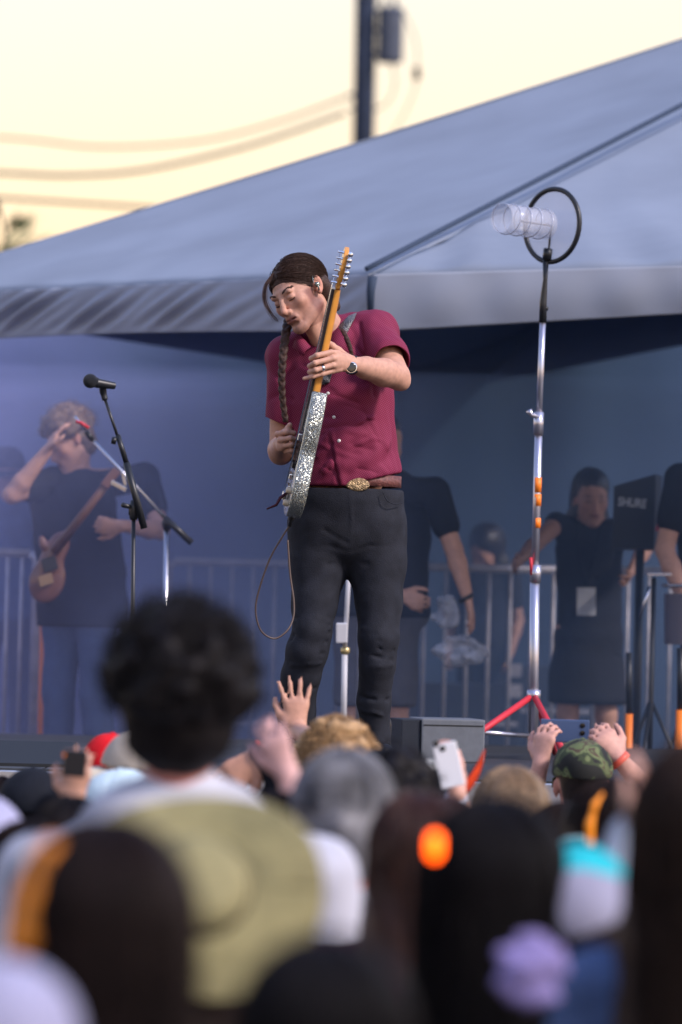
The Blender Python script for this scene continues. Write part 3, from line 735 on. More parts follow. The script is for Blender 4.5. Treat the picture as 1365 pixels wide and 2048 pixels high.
for a in (((695, 1105, 15.9), (660, 1090, 15.91), (625, 1092, 15.93)), ((697, 1108, 15.9), (740, 1090, 15.91), (775, 1092, 15.93)), ((693, 1125, 15.92), (655, 1130, 15.92)), ((698, 1126, 15.92), (735, 1128, 15.92)), ((694, 1085, 15.9), (650, 1060, 15.9))):
    f.fold(D(*a), .008, -.003)
f.wobble(0.0018, 38, 8)
f.cut(P(694, 976, 15.9), (0, 0, 1)); f.cut(P(690, 1512, 16.0), (0, 0, -1))
link('jeans', f.mesh('jeans'), jn, man)
MB().tube(spline([P(766, 984, 15.893), P(774, 1000, 15.893), P(788, 1008, 15.905), P(806, 1006, 15.94)], 6), .0016, 5).build('pocket_seam', jn, man)
for x0, sgn in ((594, -1), (753, 1)):
    f = Field(.006, .02); a = P(x0, 1520, 16.04)
    hz = STAGE_Z + .045
    f.cone((a.x, a.y + .03, hz), .046, (a.x + sgn * .02, a.y - .13, hz - .006), .042); f.cone((a.x, a.y + .02, hz), .045, (a.x, a.y + .015, hz + .09), .05); f.cut((a.x, a.y, STAGE_Z + .003), (0, 0, -1))
    link('boot', f.mesh('boot'), black_leather, man)
# ---- belt and buckle
belt_m = mat('tooled_brown_belt', (0.14, 0.05, 0.045), 0.5, noise=0.4, scale=90, bump=0.4, bscale=120)
gold = mat('engraved_brass', (0.42, 0.30, 0.17), 0.3, 1.0, noise=0.5, scale=160, bump=0.8, bscale=220)
m = MB(); c0 = P(694, 962, 16.02)
ring = [c0 + Vector((.180 * math.cos(a), .132 * math.sin(a), .000)) for a in [2 * math.pi * i / 48 for i in range(49)]]
for p in ring: m.v += [p + Vector((0, 0, -.019)), p + Vector((0, 0, .019))]
for i in range(48): m.f.append((2 * i, 2 * i + 2, 2 * i + 3, 2 * i + 1))
belt = m.build('belt', belt_m, man, thick=.005)
f = Field(.0025, .004); bc = P(716, 969, 15.885); f.ell(bc, (.040, .008, .023)); me = f.mesh('buckle'); link('buckle', me, gold, belt)
# ---- watch, ring
f2 = (Lw - Le).normalized(); wc = P(705, 730, 15.668); m = MB(); sdv = f2.cross(Vector((0, 1, 0))).normalized(); od = f2.cross(sdv).normalized()
loop = [wc + sdv * .031 * math.cos(a) + od * .027 * math.sin(a) for a in [2 * math.pi * i / 32 for i in range(33)]]
m.ribbon(loop, .017, [f2] * 33); watch = m.build('watch_strap', black_leather, man, thick=.003)
fd = Vector((.15, -1, .05)).normalized(); wp = P(703, 735, 15.636)
MB().lathe(wp, fd, [(-.012, .0185), (.002, .0195), (.004, .018), (.0042, .0165)], 24).build('watch_case', silver, man, edge=True)
MB().lathe(wp + fd * .0045, fd, [(0, .0162), (.0012, .016), (.0016, .012)], 24).build('watch_dial', mat('watch_dial', (.01, .012, .016), .1, coat=.5), man)
ra, rb = P(648, 735.5, 15.585), P(643, 737, 15.581); MB().tube([ra, rb], .0114, 14).build('ring', silver, man)

# ================================================================== guitar
gB, gT = P(583, 1032, 15.70), P(700, 496, 15.58)
gu = (gT - gB).normalized(); gl = (gT - gB).length
gn = Vector((-1, -0.06, 0)); gn = (gn - gu * gn.dot(gu)).normalized()
gw = gu.cross(gn); gw = gw if gw.y < 0 else -gw            # towards the audience
def G(u, w, n): return gB + gu * (u / .93 * gl) + gw * w + gn * n
gt = empty('electric_guitar', gB, 'silver sparkle electric guitar with maple neck held upright by the guitarist', 'guitar')
spk = bpy.data.materials.new('silver_sparkle'); spk.use_nodes = True; nt = spk.node_tree; b = nt.nodes['Principled BSDF']
tc = nt.nodes.new('ShaderNodeTexCoord'); vo = nt.nodes.new('ShaderNodeTexVoronoi'); vo.inputs['Scale'].default_value = 640; nt.links.new(tc.outputs['Object'], vo.inputs['Vector'])
b.inputs['Metallic'].default_value = 0.75; b.inputs['Roughness'].default_value = 0.24; b.inputs['Coat Weight'].default_value = 0.6; b.inputs['Coat Roughness'].default_value = .08
vm = nt.nodes.new('ShaderNodeVectorMath'); vm.operation = 'SUBTRACT'; vm.inputs[1].default_value = (.5, .5, .5); nt.links.new(vo.outputs['Color'], vm.inputs[0])
vs = nt.nodes.new('ShaderNodeVectorMath'); vs.operation = 'SCALE'; vs.inputs['Scale'].default_value = 1.1; nt.links.new(vm.outputs[0], vs.inputs[0])
ge = nt.nodes.new('ShaderNodeNewGeometry'); va = nt.nodes.new('ShaderNodeVectorMath'); va.operation = 'ADD'; nt.links.new(ge.outputs['Normal'], va.inputs[0]); nt.links.new(vs.outputs[0], va.inputs[1])
vn = nt.nodes.new('ShaderNodeVectorMath'); vn.operation = 'NORMALIZE'; nt.links.new(va.outputs[0], vn.inputs[0]); nt.links.new(vn.outputs[0], b.inputs['Normal'])
rp = nt.nodes.new('ShaderNodeValToRGB'); rp.color_ramp.elements[0].color = (.14, .16, .15, 1); rp.color_ramp.elements[1].color = (.50, .52, .46, 1); sx = nt.nodes.new('ShaderNodeSeparateColor')
nt.links.new(vo.outputs['Color'], sx.inputs[0]); nt.links.new(sx.outputs[0], rp.inputs[0]); nt.links.new(rp.outputs[0], b.inputs['Base Color'])
maple = mat('amber_maple', (0.62, 0.27, 0.045), 0.3, noise=0.1, scale=25, coat=.4)
rosew = mat('dark_rosewood', (0.018, 0.012, 0.014), 0.45)
chrome = mat('chrome', (0.8, 0.8, 0.82), 0.12, 1.0)
out = [(0, 0), (.008, .08), (.05, .140), (.12, .160), (.185, .140), (.235, .122), (.285, .128), (.345, .126), (.40, .108), (.440, .080), (.425, .056), (.370, .038), (.325, .030), (.325, -.032), (.360, -.045), (.385, -.085), (.365, -.128), (.31, -.142), (.25, -.128), (.19, -.140), (.12, -.163), (.05, -.145), (.008, -.08)]
cl = spline([Vector((a, b_, 0)) for a, b_ in out + [out[0]]], 5)[:-1]
m = MB(); prof = [(-.0225, .0), (-.0225, .006), (-.0205, .0018), (-.018, 0), (.018, 0), (.0205, .0018), (.0225, .006)]; prof = prof[1:]
cen = Vector((.19, 0, 0)); n = len(cl)
for h_, ins in prof:
    for i, p in enumerate(cl):
        t = (cl[(i + 1) % n] - cl[i - 1]).normalized(); nm = Vector((t.y, -t.x, 0)); nm = nm if nm.dot(p - cen) > 0 or True else -nm
        q = p - nm * ins * (1 if nm.dot(p - cen) > 0 else -1); m.v.append(G(q.x, q.y, h_ * 1.12))
for r_ in range(len(prof) - 1):
    for i in range(n): m.f.append((r_ * n + i, r_ * n + (i + 1) % n, (r_ + 1) * n + (i + 1) % n, (r_ + 1) * n + i))
m.f.append(tuple(range(n))[::-1]); m.f.append(tuple((len(prof) - 1) * n + i for i in range(n)))
m.build('guitar_body', spk, gt, edge=True)
# neck: D-shaped back, dark fingerboard
m = MB(); K = 10
for u, w_, d_ in ((.315, .029, .030), (.36, .0285, .027), (.55, .026, .024), (.76, .0225, .022), (.785, .0225, .020)):
    for j in range(K + 1):
        a = math.pi * j / K; m.v.append(G(u, w_ * math.cos(a), .020 - d_ * math.sin(a)))
for i in range(4):
    for j in range(K): a = i * (K + 1) + j; m.f.append((a, a + 1, a + K + 2, a + K + 1))
    a = i * (K + 1); m.f.append((a, a + K + 1, a + 2 * K + 1, a + K))
neck = m.build('neck', maple, gt, thick=0)
def GB(u0, u1, w0, w1, n0, n1, bev=0.0):
    c = G((u0 + u1) / 2, (w0 + w1) / 2, (n0 + n1) / 2); s = gl / .93
    return MB().box(c, gu * (u1 - u0) / 2 * s, gw * (w1 - w0) / 2, gn * (n1 - n0) / 2, bev)
m = MB(); m.v += [G(.29, -.0285, .0205), G(.29, .0285, .0205), G(.785, .022, .0205), G(.785, -.022, .0205), G(.29, -.0285, .0285), G(.29, .0285, .0285), G(.785, .022, .0285), G(.785, -.022, .0285)]
m.f += [(0, 1, 2, 3), (7, 6, 5, 4), (0, 4, 5, 1), (1, 5, 6, 2), (2, 6, 7, 3), (3, 7, 4, 0)]
fbd = m.build('fingerboard', rosew, gt, smooth=False)
for i in range(1, 21):
    u = .785 - .60 * (1 - 2 ** (-i / 12)); w_ = .0285 - (u - .29) / .495 * .0065
    if u > .3: GB(u - .0011, u + .0011, -w_, w_, .0287, .0302).build('fret', chrome, fbd, smooth=False)
GB(.785, .789, -.022, .022, .019, .031).build('nut', mat('bone', (.75, .7, .6), .4), gt, smooth=False)
hs = [(.788, -.022), (.80, -.024), (.815, -.036), (.90, -.046), (.925, -.040), (.930, -.020), (.922, .006), (.90, .026), (.86, .030), (.82, .027), (.80, .023), (.788, .022)]
m = MB(); n = len(hs)
for q in (.004, .019):
    for a, b_ in hs: m.v.append(G(a, b_, q - (a - .785) * .03))
for i in range(n): m.f.append((i, (i + 1) % n, n + (i + 1) % n, n + i))
m.f.append(tuple(range(n))[::-1]); m.f.append(tuple(range(n, 2 * n)))
hsd = m.build('headstock', maple, gt, smooth=False); md = hsd.modifiers.new('b', 'BEVEL'); md.width = .002; md.segments = 2
for i in range(6):
    u = .808 + i * .0205; w_ = .012 - i * .0035
    MB().lathe(G(u, w_, .016 - (u - .785) * .03), gn, [(0, .0045), (.010, .0045), (.014, .0035), (.022, .0035)], 10).build('string_post', chrome, gt, edge=True)
    if i % 2 == 0 or True:
        m = MB().lathe(G(u, w_ + .006, .004), -gn, [(-.002, .008), (.010, .009), (.012, .006)], 12)
        m.tube([G(u, w_ + .006, -.004), G(u, w_ + .030, -.005)], .003, 6); m.lathe(G(u, w_ + .034, -.005), gw, [(-.006, .004), (-.003, .0085), (.004, .0085), (.007, .003)], 10)
        m.build('tuner', chrome, gt, edge=True)
for i in range(6):
    w_ = -.0185 + i * .0074
    MB().tube([G(.07, w_ * 1.4, .038), G(.786, w_, .0315), G(.808 + i * .0205, .012 - i * .0035, .030 - .0006 * i)], .0007 + .00012 * (5 - i), 4).build('string', chrome, gt)
GB(.035, .105, -.042, .042, .0255, .034, .002).build('bridge', chrome, gt, smooth=False)
for w_ in (-.024, 0, .024): GB(.05, .075, w_ - .009, w_ + .009, .034, .043, .003).build('saddle', chrome, gt, smooth=False)
GB(.125, .145, -.036, .036, .0255, .037, .003).build('pickup', chrome, gt, smooth=False)
GB(.165, .185, -.036, .036, .0255, .036, .003).build('pickup', mat('pickup_black', (.015, .015, .018), .3), gt, smooth=False)
GB(.26, .285, -.033, .033, .0255, .036, .003).build('pickup', chrome, gt, smooth=False)
pg = [(.30, .035), (.31, .075), (.27, .098), (.20, .085), (.16, .045), (.16, -.045), (.22, -.07), (.30, -.05)]
m = MB(); n = len(pg)
for q in (.0254, .0278):
    for a, b_ in pg: m.v.append(G(a, b_, q))
for i in range(n): m.f.append((i, (i + 1) % n, n + (i + 1) % n, n + i))
m.f.append(tuple(range(n))[::-1]); m.f.append(tuple(range(n, 2 * n))); m.build('pickguard', mat('pickguard_black', (.012, .012, .016), .2), gt, smooth=False)
for u, w_ in ((.055, .10), (.10, .115)): MB().lathe(G(u, w_, .0255), gn, [(0, .011), (.016, .010), (.018, .008)], 14).build('knob', mat('cream_knob', (.6, .5, .35), .35), gt, edge=True)
MB().tube([G(.085, .045, .03), G(.06, .055, .052), G(.035, .06, .060), G(.015, .062, .088)], [.005, .006, .005, .003], 6).build('tremolo_arm', mat('dark_red_steel', (.06, .012, .02), .3, .6), gt)
MB().lathe(G(-.002, .02, .0), -gu, [(0, .011), (.004, .011), (.012, .006), (.03, .006)], 10).build('jack_plug', black_leather, gt)
# strap over the shoulder, woven with pale stitching
wv = bpy.data.materials.new('woven_strap'); wv.use_nodes = True; nt = wv.node_tree; b = nt.nodes['Principled BSDF']
tc = nt.nodes.new('ShaderNodeTexCoord'); vo = nt.nodes.new('ShaderNodeTexVoronoi'); vo.inputs['Scale'].default_value = 260; vo.inputs['Randomness'].default_value = .3; nt.links.new(tc.outputs['Object'], vo.inputs['Vector'])
rp = nt.nodes.new('ShaderNodeValToRGB'); rp.color_ramp.elements[0].position = .28; rp.color_ramp.elements[0].color = (.4, .4, .42, 1); rp.color_ramp.elements[1].position = .4; rp.color_ramp.elements[1].color = (.015, .015, .02, 1)
nt.links.new(vo.outputs['Distance'], rp.inputs[0]); nt.links.new(rp.outputs[0], b.inputs['Base Color'])
sp = []
for q in ((646, 770), (654, 745), (662, 720), (671, 696), (680, 674), (689, 655), (696, 642)):
    h, n = on_mesh(shirt, *q); sp.append(h + _fw * -.012)
sp += [sp[-1] + Vector((.008, .05, .022)), sp[-1] + Vector((.012, .11, .0)), sp[-1] + Vector((.0, .16, -.09))]
pts = spline(sp, 4)
MB().ribbon(pts, .046, [Vector((.93, -.1, .32))] * len(pts)).build('strap', wv, gt, thick=.004)
cab = MB().tube(spline([G(-.03, .02, 0), P(566, 1072, 15.70), P(540, 1118, 15.74), P(517, 1185, 15.78), P(512, 1225, 15.80), P(523, 1262, 15.82), P(549, 1277, 15.84), P(574, 1262, 15.85), P(587, 1235, 15.87), P(588, 1200, 15.88), P(581, 1150, 15.89), P(576, 1080, 15.9)], 10), .0032, 6).build('instrument_cable', mat('brown_cable', (.10, .07, .06), .5))
tag(cab, 'thin brown cable looping from the bottom of the sparkle guitar', 'cable')
# ================================================================== gear on and behind the stage
blk = mat('black_powder_coat', (0.012, 0.014, 0.018), 0.4, spec=0.5)
chr_d = mat('dull_chrome', (0.55, 0.55, 0.6), 0.25, 1.0)
galv = mat('galvanised_steel', (0.48, 0.46, 0.50), 0.45, 0.35, noise=0.2, scale=15)
red_tape = mat('red_tape', (0.55, 0.03, 0.05), 0.55)
org = mat('orange_glint_and_trim', (0.9, 0.22, 0.02), 0.45)  # low sun's orange glint as paint; the phone's edge shares it
def zat(p, z): return Vector((p.x, p.y, z))

# --- dark microphone stand with a microphone
d = 17.0; b0 = P(264, 1500, d)
ms = empty('microphone_stand', zat(b0, STAGE_Z), 'black boom microphone stand standing in front of the bass player', 'mic stand')
MB().tube([zat(b0, STAGE_Z + .02), P(268, 1005, d)], .0075, 10).build('lower_tube', blk, ms)
MB().lathe(P(268, 1040, d), _up, [(0, .012), (.01, .016), (.05, .016), (.07, .010)], 12).build('clutch', blk, ms)
MB().tube([P(289, 1057, d - .02), P(253, 925, d - .02)], .0125, 10).build('boom_sleeve', blk, ms)
MB().tube([P(253, 925, d - .02), P(236, 870, d - .02)], .0095, 10).build('boom_collar', blk, ms)
MB().tube([P(240, 885, d - .02), P(211, 800, d - .02)], .0055, 8).build('boom_tube', blk, ms)
MB().tube([P(246, 1010, d - .03), P(262, 1014, d), P(262, 1030, d)], .009, 8).build('boom_knob', blk, ms)
MB().tube([P(224, 880, d - .02), P(233, 882, d - .02)], .013, 8).build('collar_knob', blk, ms)
MB().lathe(zat(b0, STAGE_Z), (0, 0, 1), [(0, .13), (.018, .13), (.03, .11), (.034, .03), (.05, .012)], 28).build('round_base', blk, ms)
MB().tube(spline([P(211, 800, d - .02), P(207, 785, d - .02), P(206, 772, d - .03)], 4), [.011] * 4 + [.013] * 5, 8).build('clip', blk, ms)
mc = empty('microphone', P(206, 770, d - .04), 'black handheld microphone clipped on top of the boom stand', 'microphone')
ax = (P(232, 771, d - .02) - P(180, 763, d - .06)).normalized()
MB().lathe(P(206, 768, d - .04), ax, [(-.028, .0165), (-.02, .0175), (.02, .0145), (.045, .0125), (.047, .010)], 16).build('handle', blk, mc, edge=True)
f = Field(.0025, .002); f.ball(P(181, 762, d - .06), .0255); f.cone(P(186, 763, d - .055), .023, P(191, 764, d - .05), .018); link('grille', f.mesh('grille'), mat('mic_grille', (.03, .032, .036), .5, .6, bump=1, bscale=400), mc)

# --- chrome boom stand further back
d = 19.3; b0 = P(330, 1480, d)
ms = empty('microphone_stand', zat(b0, BACK_Z), 'chrome boom stand angled in front of the bass player with red tape', 'mic stand')
MB().tube([zat(b0, BACK_Z + .02), P(334, 1045, d)], .011, 10).build('lower_tube', chr_d, ms)
MB().tube([P(384, 1086, d - .03), P(330, 1035, d - .03)], .013, 10).build('boom_grip', blk, ms)
MB().tube([P(330, 1035, d - .03), P(186, 880, d - .06)], .0075, 8).build('boom_tube', chr_d, ms)
MB().tube([P(186, 880, d - .06), P(172, 863, d - .06)], .011, 8).build('boom_end', blk, ms)
MB().tube([P(172, 860, d - .06), P(150, 833, d - .07)], .006, 8).build('gooseneck', chr_d, ms)
MB().tube([P(178, 856, d - .08), P(163, 846, d - .08), P(152, 843, d - .08)], .007, 6).build('tape', red_tape, ms)
MB().lathe(P(334, 1060, d), _up, [(0, .016), (.03, .022), (.05, .012)], 12).build('clutch', blk, ms)
MB().lathe(zat(b0, BACK_Z), (0, 0, 1), [(0, .14), (.02, .14), (.03, .02)], 24).build('round_base', blk, ms)
cm = empty('clip_holder', P(245, 965, d - .1), 'shiny v-shaped chrome clip on the angled boom', 'clip')
MB().box(P(238, 972, d - .1), _rt * .030 - _up * .016, _fw * .008, _up * .009 + _rt * .004, .002).build('lower_jaw', chr_d, cm, smooth=False)
MB().box(P(248, 958, d - .1), _rt * .006 - _up * .026, _fw * .008, _rt * .006, .002).build('upper_jaw', chr_d, cm, smooth=False)

# --- pale tripod stand seen between the guitarist's legs
d = 18.0; b0 = P(687, 1480, d)
ps = empty('light_stand', zat(b0, STAGE_Z), 'white tripod stand with bracket behind the legs of the guitarist', 'stand')
white_m = mat('white_enamel', (.55, .55, .58), .45)
MB().tube([zat(b0, STAGE_Z + .05), P(690, 1300, d)], .0115, 10).build('lower_tube', white_m, ps)
MB().tube([P(690, 1300, d), P(701, 1090, d)], .009, 10).build('upper_tube', white_m, ps)
MB().box(P(684, 1266, d - .02), _rt * .022, _fw * .02, _up * .038, .006).build('bracket', white_m, ps, smooth=False)
MB().lathe(P(691, 1308, d), _up, [(0, .014), (.005, .018), (.022, .018), (.026, .012)], 14).build('collar', mat('brass_collar', (.5, .4, .2), .35, .8), ps)
for a in (0.3, 2.4, 4.5):
    MB().tube([P(688, 1440, d), zat(b0, STAGE_Z + .01) + Vector((math.cos(a) * .32, math.sin(a) * .32, 0))], .009, 8).build('leg', white_m, ps)

# --- helical antenna on its tall stand
d = 17.6; b0 = P(1066, 1536, d)
an = empty('antenna_stand', zat(b0, STAGE_Z), 'tall silver tripod stand with red taped legs carrying the antenna', 'stand')
pl_m = mat('silver_tube', (0.50, 0.50, 0.58), 0.3, 0.85)
bt = zat(b0, STAGE_Z + .06)
MB().tube([bt, P(1070, 1160, d)], .0185, 12).build('lower_tube', pl_m, an)
MB().tube([P(1070, 1160, d), P(1078, 850, d)], .0145, 12).build('middle_tube', pl_m, an)
MB().tube([P(1078, 850, d), P(1086, 640, d)], .0115, 12).build('upper_tube', pl_m, an)
MB().tube([P(1071, 1165, d), P(1072, 1130, d)], .021, 12).build('collar', pl_m, an)
MB().tube([P(1077, 870, d), P(1078, 824, d)], .019, 12).build('collar', pl_m, an)
MB().tube([P(1078, 834, d - .01), P(1063, 830, d - .02), P(1058, 820, d - .02)], [.009, .008, .014], 8).build('clamp_knob', pl_m, an)
MB().tube([P(1064, 1150, d - .01), P(1062, 1115, d - .015)], .006, 8).build('lever', red_tape, an)
for y0, y1 in ((955, 985), (988, 1012), (1036, 1056)): MB().tube([P(1075.2 - (y0 - 985) * .02, y0, d), P(1075.2 - (y1 - 985) * .02, y1, d)], .0152, 12).build('glint_band', org, an)  # sun glints on the tube built as orange bands
MB().tube([P(1068, 1400, d), P(1068, 1380, d)], .026, 12).build('leg_hub', pl_m, an)
hub = P(1068, 1390, d)
for q, mt, ln in ((P(935, 1482, d - .25), red_tape, 1), (P(1105, 1490, d + .3), red_tape, 1), (P(1110, 1470, d - .3), red_tape, 1)):
    e = hub + (q - hub) * ((hub.z - STAGE_Z - .012) / (hub.z - q.z)) if hub.z > q.z else q
    MB().tube([hub, e], .012, 8).build('leg', mt, an)
    m_ = bt.lerp(hub, .12); MB().tube([m_, hub.lerp(e, .62)], .0085, 8).build('brace', pl_m, an)
ha = empty('helical_antenna', P(1092, 520, d), 'clear coil antenna with round black rimmed reflector on tall stand', 'antenna')
c_ = P(1105, 451, d); axn = Vector((-.70, -.70, .02)).normalized(); sdv = axn.cross(Vector((0, 0, 1))).normalized(); upv = sdv.cross(axn).normalized()
m = MB(); ring = [c_ + sdv * .134 * math.cos(a) + upv * .134 * math.sin(a) for a in [2 * math.pi * i / 64 for i in range(65)]]
m.tube(ring, .0095, 8, cap=False).build('reflector_rim', blk, ha)
glass = bpy.data.materials.new('clear_plastic'); glass.use_nodes = True; nt = glass.node_tree; bb = nt.nodes['Principled BSDF']; bb.inputs['Base Color'].default_value = (.75, .78, .9, 1); bb.inputs['Roughness'].default_value = .12; bb.inputs['Alpha'].default_value = .22
MB().lathe(c_, axn, [(-.002, .13), (.002, .13)], 48).build('reflector_disc', glass, ha, smooth=False)
hx = [c_ + axn * (.03 + .24 * t) + (sdv * math.cos(t * 2 * math.pi * 4.2) + upv * math.sin(t * 2 * math.pi * 4.2)) * .056 for t in [i / 150 for i in range(151)]]
MB().tube(hx, .0022, 6).build('coil', mat('clear_coil', (.45, .48, .58), .25, .2), ha)
MB().lathe(c_ + axn * .03, axn, [(0, .055), (.242, .055), (.243, .052), (.001, .052)], 32).build('sleeve', glass, ha)
MB().tube([c_, c_ + axn * .17], .0045, 8).build('boom', mat('grey_boom', (.2, .21, .26), .5), ha)
MB().tube([P(1094, 520, d), P(1097, 497, d)], .017, 10).build('mount_block', blk, ha)
MB().tube(spline([c_, P(1101, 470, d), P(1098, 500, d)], 5), .004, 6).build('coax_pigtail', blk, ha)
MB().tube([P(1092, 520, d), P(1091, 560, d), P(1087, 605, d), P(1086, 645, d)], [.012, .0085, .0135, .0145], 10).build('swivel', blk, ha)
MB().tube([P(1087, 615, d), P(1097, 618, d)], .008, 8).build('swivel_knob', blk, ha)

# --- grey loudspeaker cabinet
d = 16.9; c_ = P(873, 1486, d)
cab_m = mat('grey_cabinet', (0.13, 0.145, 0.17), 0.55, noise=0.08, scale=40, bump=0.1, bscale=300)
bx = empty('monitor_speaker', zat(c_, STAGE_Z), 'grey loudspeaker cabinet standing on stage next to the antenna stand', 'speaker')
a = R(24); ux = Vector((math.cos(a), -math.sin(a) * .0 + .12, 0)).normalized(); uy = Vector((-ux.y, ux.x, 0))
hgt = P(873, 1436, d).z - STAGE_Z
cc = zat(c_, STAGE_Z + hgt / 2)
MB().box(cc + ux * .035, ux * .112, uy * .16, Vector((0, 0, hgt / 2)), .006).build('cabinet', cab_m, bx, smooth=False)
MB().box(cc - ux * .112, ux * .034, uy * .15, Vector((0, 0, hgt / 2 - .004)), .004).build('grille', mat('dark_grille', (.02, .026, .04), .7, bump=.6, bscale=500), bx, smooth=False)
MB().box(cc + Vector((0, 0, hgt / 2 - .022)) - uy * .1605 + ux * .035, ux * .105, uy * .002, Vector((0, 0, .0015))).build('groove', blk, bx, smooth=False)
# --- low wedge at the other end of the stage front
d = 15.15; c_ = P(40, 1558, d); wd = empty('stage_wedge', zat(c_, STAGE_Z), 'low dark wedge monitor lying at the stage edge behind the black cap', 'speaker')
m = MB(); w_ = .17
pr = [(-.14, 0), (.14, 0), (.14, .055), (.10, .075), (-.10, .02), (-.14, .01)]
for q in (-1, 1):
    for (y_, z_) in pr: m.v.append(zat(c_, STAGE_Z) + Vector((q * w_, y_, z_)))
n = len(pr)
for i in range(n): m.f.append((i, (i + 1) % n, n + (i + 1) % n, n + i))
m.f.append(tuple(range(n))[::-1]); m.f.append(tuple(range(n, 2 * n))); m.build('cabinet', mat('wedge_black', (.012, .014, .017), .6), wd, smooth=False)

# --- crowd barriers behind the stage
def barrier(x0, x1, ytop, d0, d1, label, pitch=.1):
    a, b_ = P(x0, ytop, d0), P(x1, ytop + (x1 - x0) * .024, d1); top = a.z; e = (b_ - a); e.z = 0; Ln = e.length; e.normalize()
    a = zat(a, 0); pos = lambda t, z: a + e * t + Vector((0, 0, z))
    br = empty('crowd_barrier', zat(pos(Ln / 2, 0), BACK_Z), label, 'barrier', 'steel crowd barriers behind the stage')
    lo = BACK_Z + .22
    for t in (0.0, Ln):
        MB().tube([pos(t, BACK_Z + .03), pos(t, top - .03), pos(t + (.03 if t == 0 else -.03), top)], .02, 10).build('end_post', galv, br)
        MB().tube([pos(t, BACK_Z + .02) + Vector((0, -.3, 0)), pos(t, BACK_Z + .02) + Vector((0, .3, 0))], .015, 8).build('foot', galv, br)
    MB().tube([pos(.03, top), pos(Ln - .03, top)], .02, 10).build('top_rail', galv, br)
    MB().tube([pos(.0, lo), pos(Ln, lo)], .016, 10).build('bottom_rail', galv, br)
    n = int(Ln / pitch); me = None
    for i in range(1, n):
        t = Ln * i / n
        if me is None:
            m = MB().tube([(0, 0, lo), (0, 0, top)], .0095, 8); me = mesh('bar', m.v, m.f); me.materials.append(galv)
        o = link('bar', me, None, br); o.location = Vector((a.x + e.x * t, a.y + e.y * t, 0)); 
    return br
barrier(-780, 74, 1086, 21.3, 21.2, 'steel crowd barrier beside the man in blue at the tent wall', .062)
barrier(338, 1195, 1122, 23.0, 22.8, 'steel crowd barrier behind the legs of the guitarist')
barrier(1215, 2070, 1140, 22.9, 22.7, 'steel crowd barrier behind the woman with the lanyard')
for px, y0, y1, d, r, lab in ((80, 1205, 1520, 21.1, .014, 'thin pole with painted orange glint beside the bass guitar'), (1256, 1428, 1540, 19.6, .016, 'pole end with painted orange glint beside the woman with the lanyard'), (1359, 1420, 1545, 19.4, .02, 'short post with painted orange glint beside the drum hardware')):
    b0 = P(px, y1, d); o = empty('glint_pole', zat(b0, BACK_Z), lab, 'pole')
    t0 = P(px + (y1 - y0) * .024, y0, d)
    MB().tube([zat(b0, BACK_Z), t0], r, 10).build('glint_sleeve', org, o)  # sunset reflection on the pole painted as an orange sleeve
    MB().tube([t0, t0 + _up * (.25 if px > 1000 else .1)], r * .8, 10).build('tube', blk, o)
# --- hardware at the far side: stand with a bright tray, rounded drum shell, black case with lettering
d = 19.8; b0 = P(1300, 1500, d); hw = empty('percussion_stand', zat(b0, BACK_Z), 'dark percussion stand with small bright tray beside the woman', 'stand')
MB().tube([zat(b0, BACK_Z + .02), P(1308, 1155, d)], .011, 8).build('post', blk, hw)
MB().box(P(1318, 1149, d), _rt * .05, _fw * .04, _up * .005, .002).build('tray', chr_d, hw, smooth=False)
MB().tube([P(1280, 1236, d - .05), P(1300, 1172, d - .05)], .007, 8).build('diagonal_rod', chr_d, hw)
for a in (.2, 2.3, 4.4): MB().tube([P(1302, 1400, d), zat(b0, BACK_Z + .01) + Vector((math.cos(a) * .25, math.sin(a) * .25, 0))], .008, 8).build('leg', blk, hw)
d = 20.0; b0 = P(1368, 1260, d); dr = empty('drum', zat(b0, BACK_Z), 'small drum with chrome rim at the right of the percussion stand', 'drum')
MB().lathe(P(1372, 1240, d), _up, [(-.10, .09), (.11, .09)], 24).build('shell', mat('drum_shell', (.12, .11, .14), .3), dr, edge=True)
MB().tube([P(1372, 1172, d) + Vector((math.cos(a) * .095, math.sin(a) * .095, 0)) for a in [2 * math.pi * i / 24 for i in range(25)]], .008, 8).build('rim', chr_d, dr)
MB().tube([zat(b0, BACK_Z + .02), P(1371, 1290, d)], .01, 8).build('post', blk, dr)
for a in (.2, 2.3, 4.4): MB().tube([P(1369, 1420, d), zat(b0, BACK_Z + .01) + Vector((math.cos(a) * .2, math.sin(a) * .2, 0))], .008, 8).build('leg', blk, dr)
d = 20.7; cs = empty('gear_case', zat(P(1270, 1100, d), BACK_Z), 'small black equipment case on a post with pale maker lettering', 'case')
q0, q1, q2, q3 = P(1228, 972, d), P(1312, 948, d), P(1316, 1120, d), P(1234, 1120, d); off = Vector((.05, .32, 0)); zb = P(1274, 1098, d).z
m = MB(); m.v += [q0, q1, zat(q1, zb), zat(q0, zb), q0 + off, q1 + off, zat(q1 + off, zb), zat(q0 + off, zb)]; m.f += [(3, 2, 1, 0), (4, 5, 6, 7), (0, 1, 5, 4), (1, 2, 6, 5), (2, 3, 7, 6), (3, 0, 4, 7)]
m.build('case_body', mat('case_black', (.010, .014, .022), .55), cs, smooth=False)
tx = bpy.data.curves.new('lettering', 'FONT'); tx.body = 'SHURE'; tx.size = .052; tx.extrude = .001; tx.align_x = 'CENTER'; tx.align_y = 'CENTER'; tx.offset = .0012; tx.shear = .15
to = bpy.data.objects.new('tmp', tx); COL.objects.link(to)
bpy.context.view_layer.update(); me = bpy.data.meshes.new_from_object(to.evaluated_get(bpy.context.evaluated_depsgraph_get())); bpy.data.objects.remove(to)
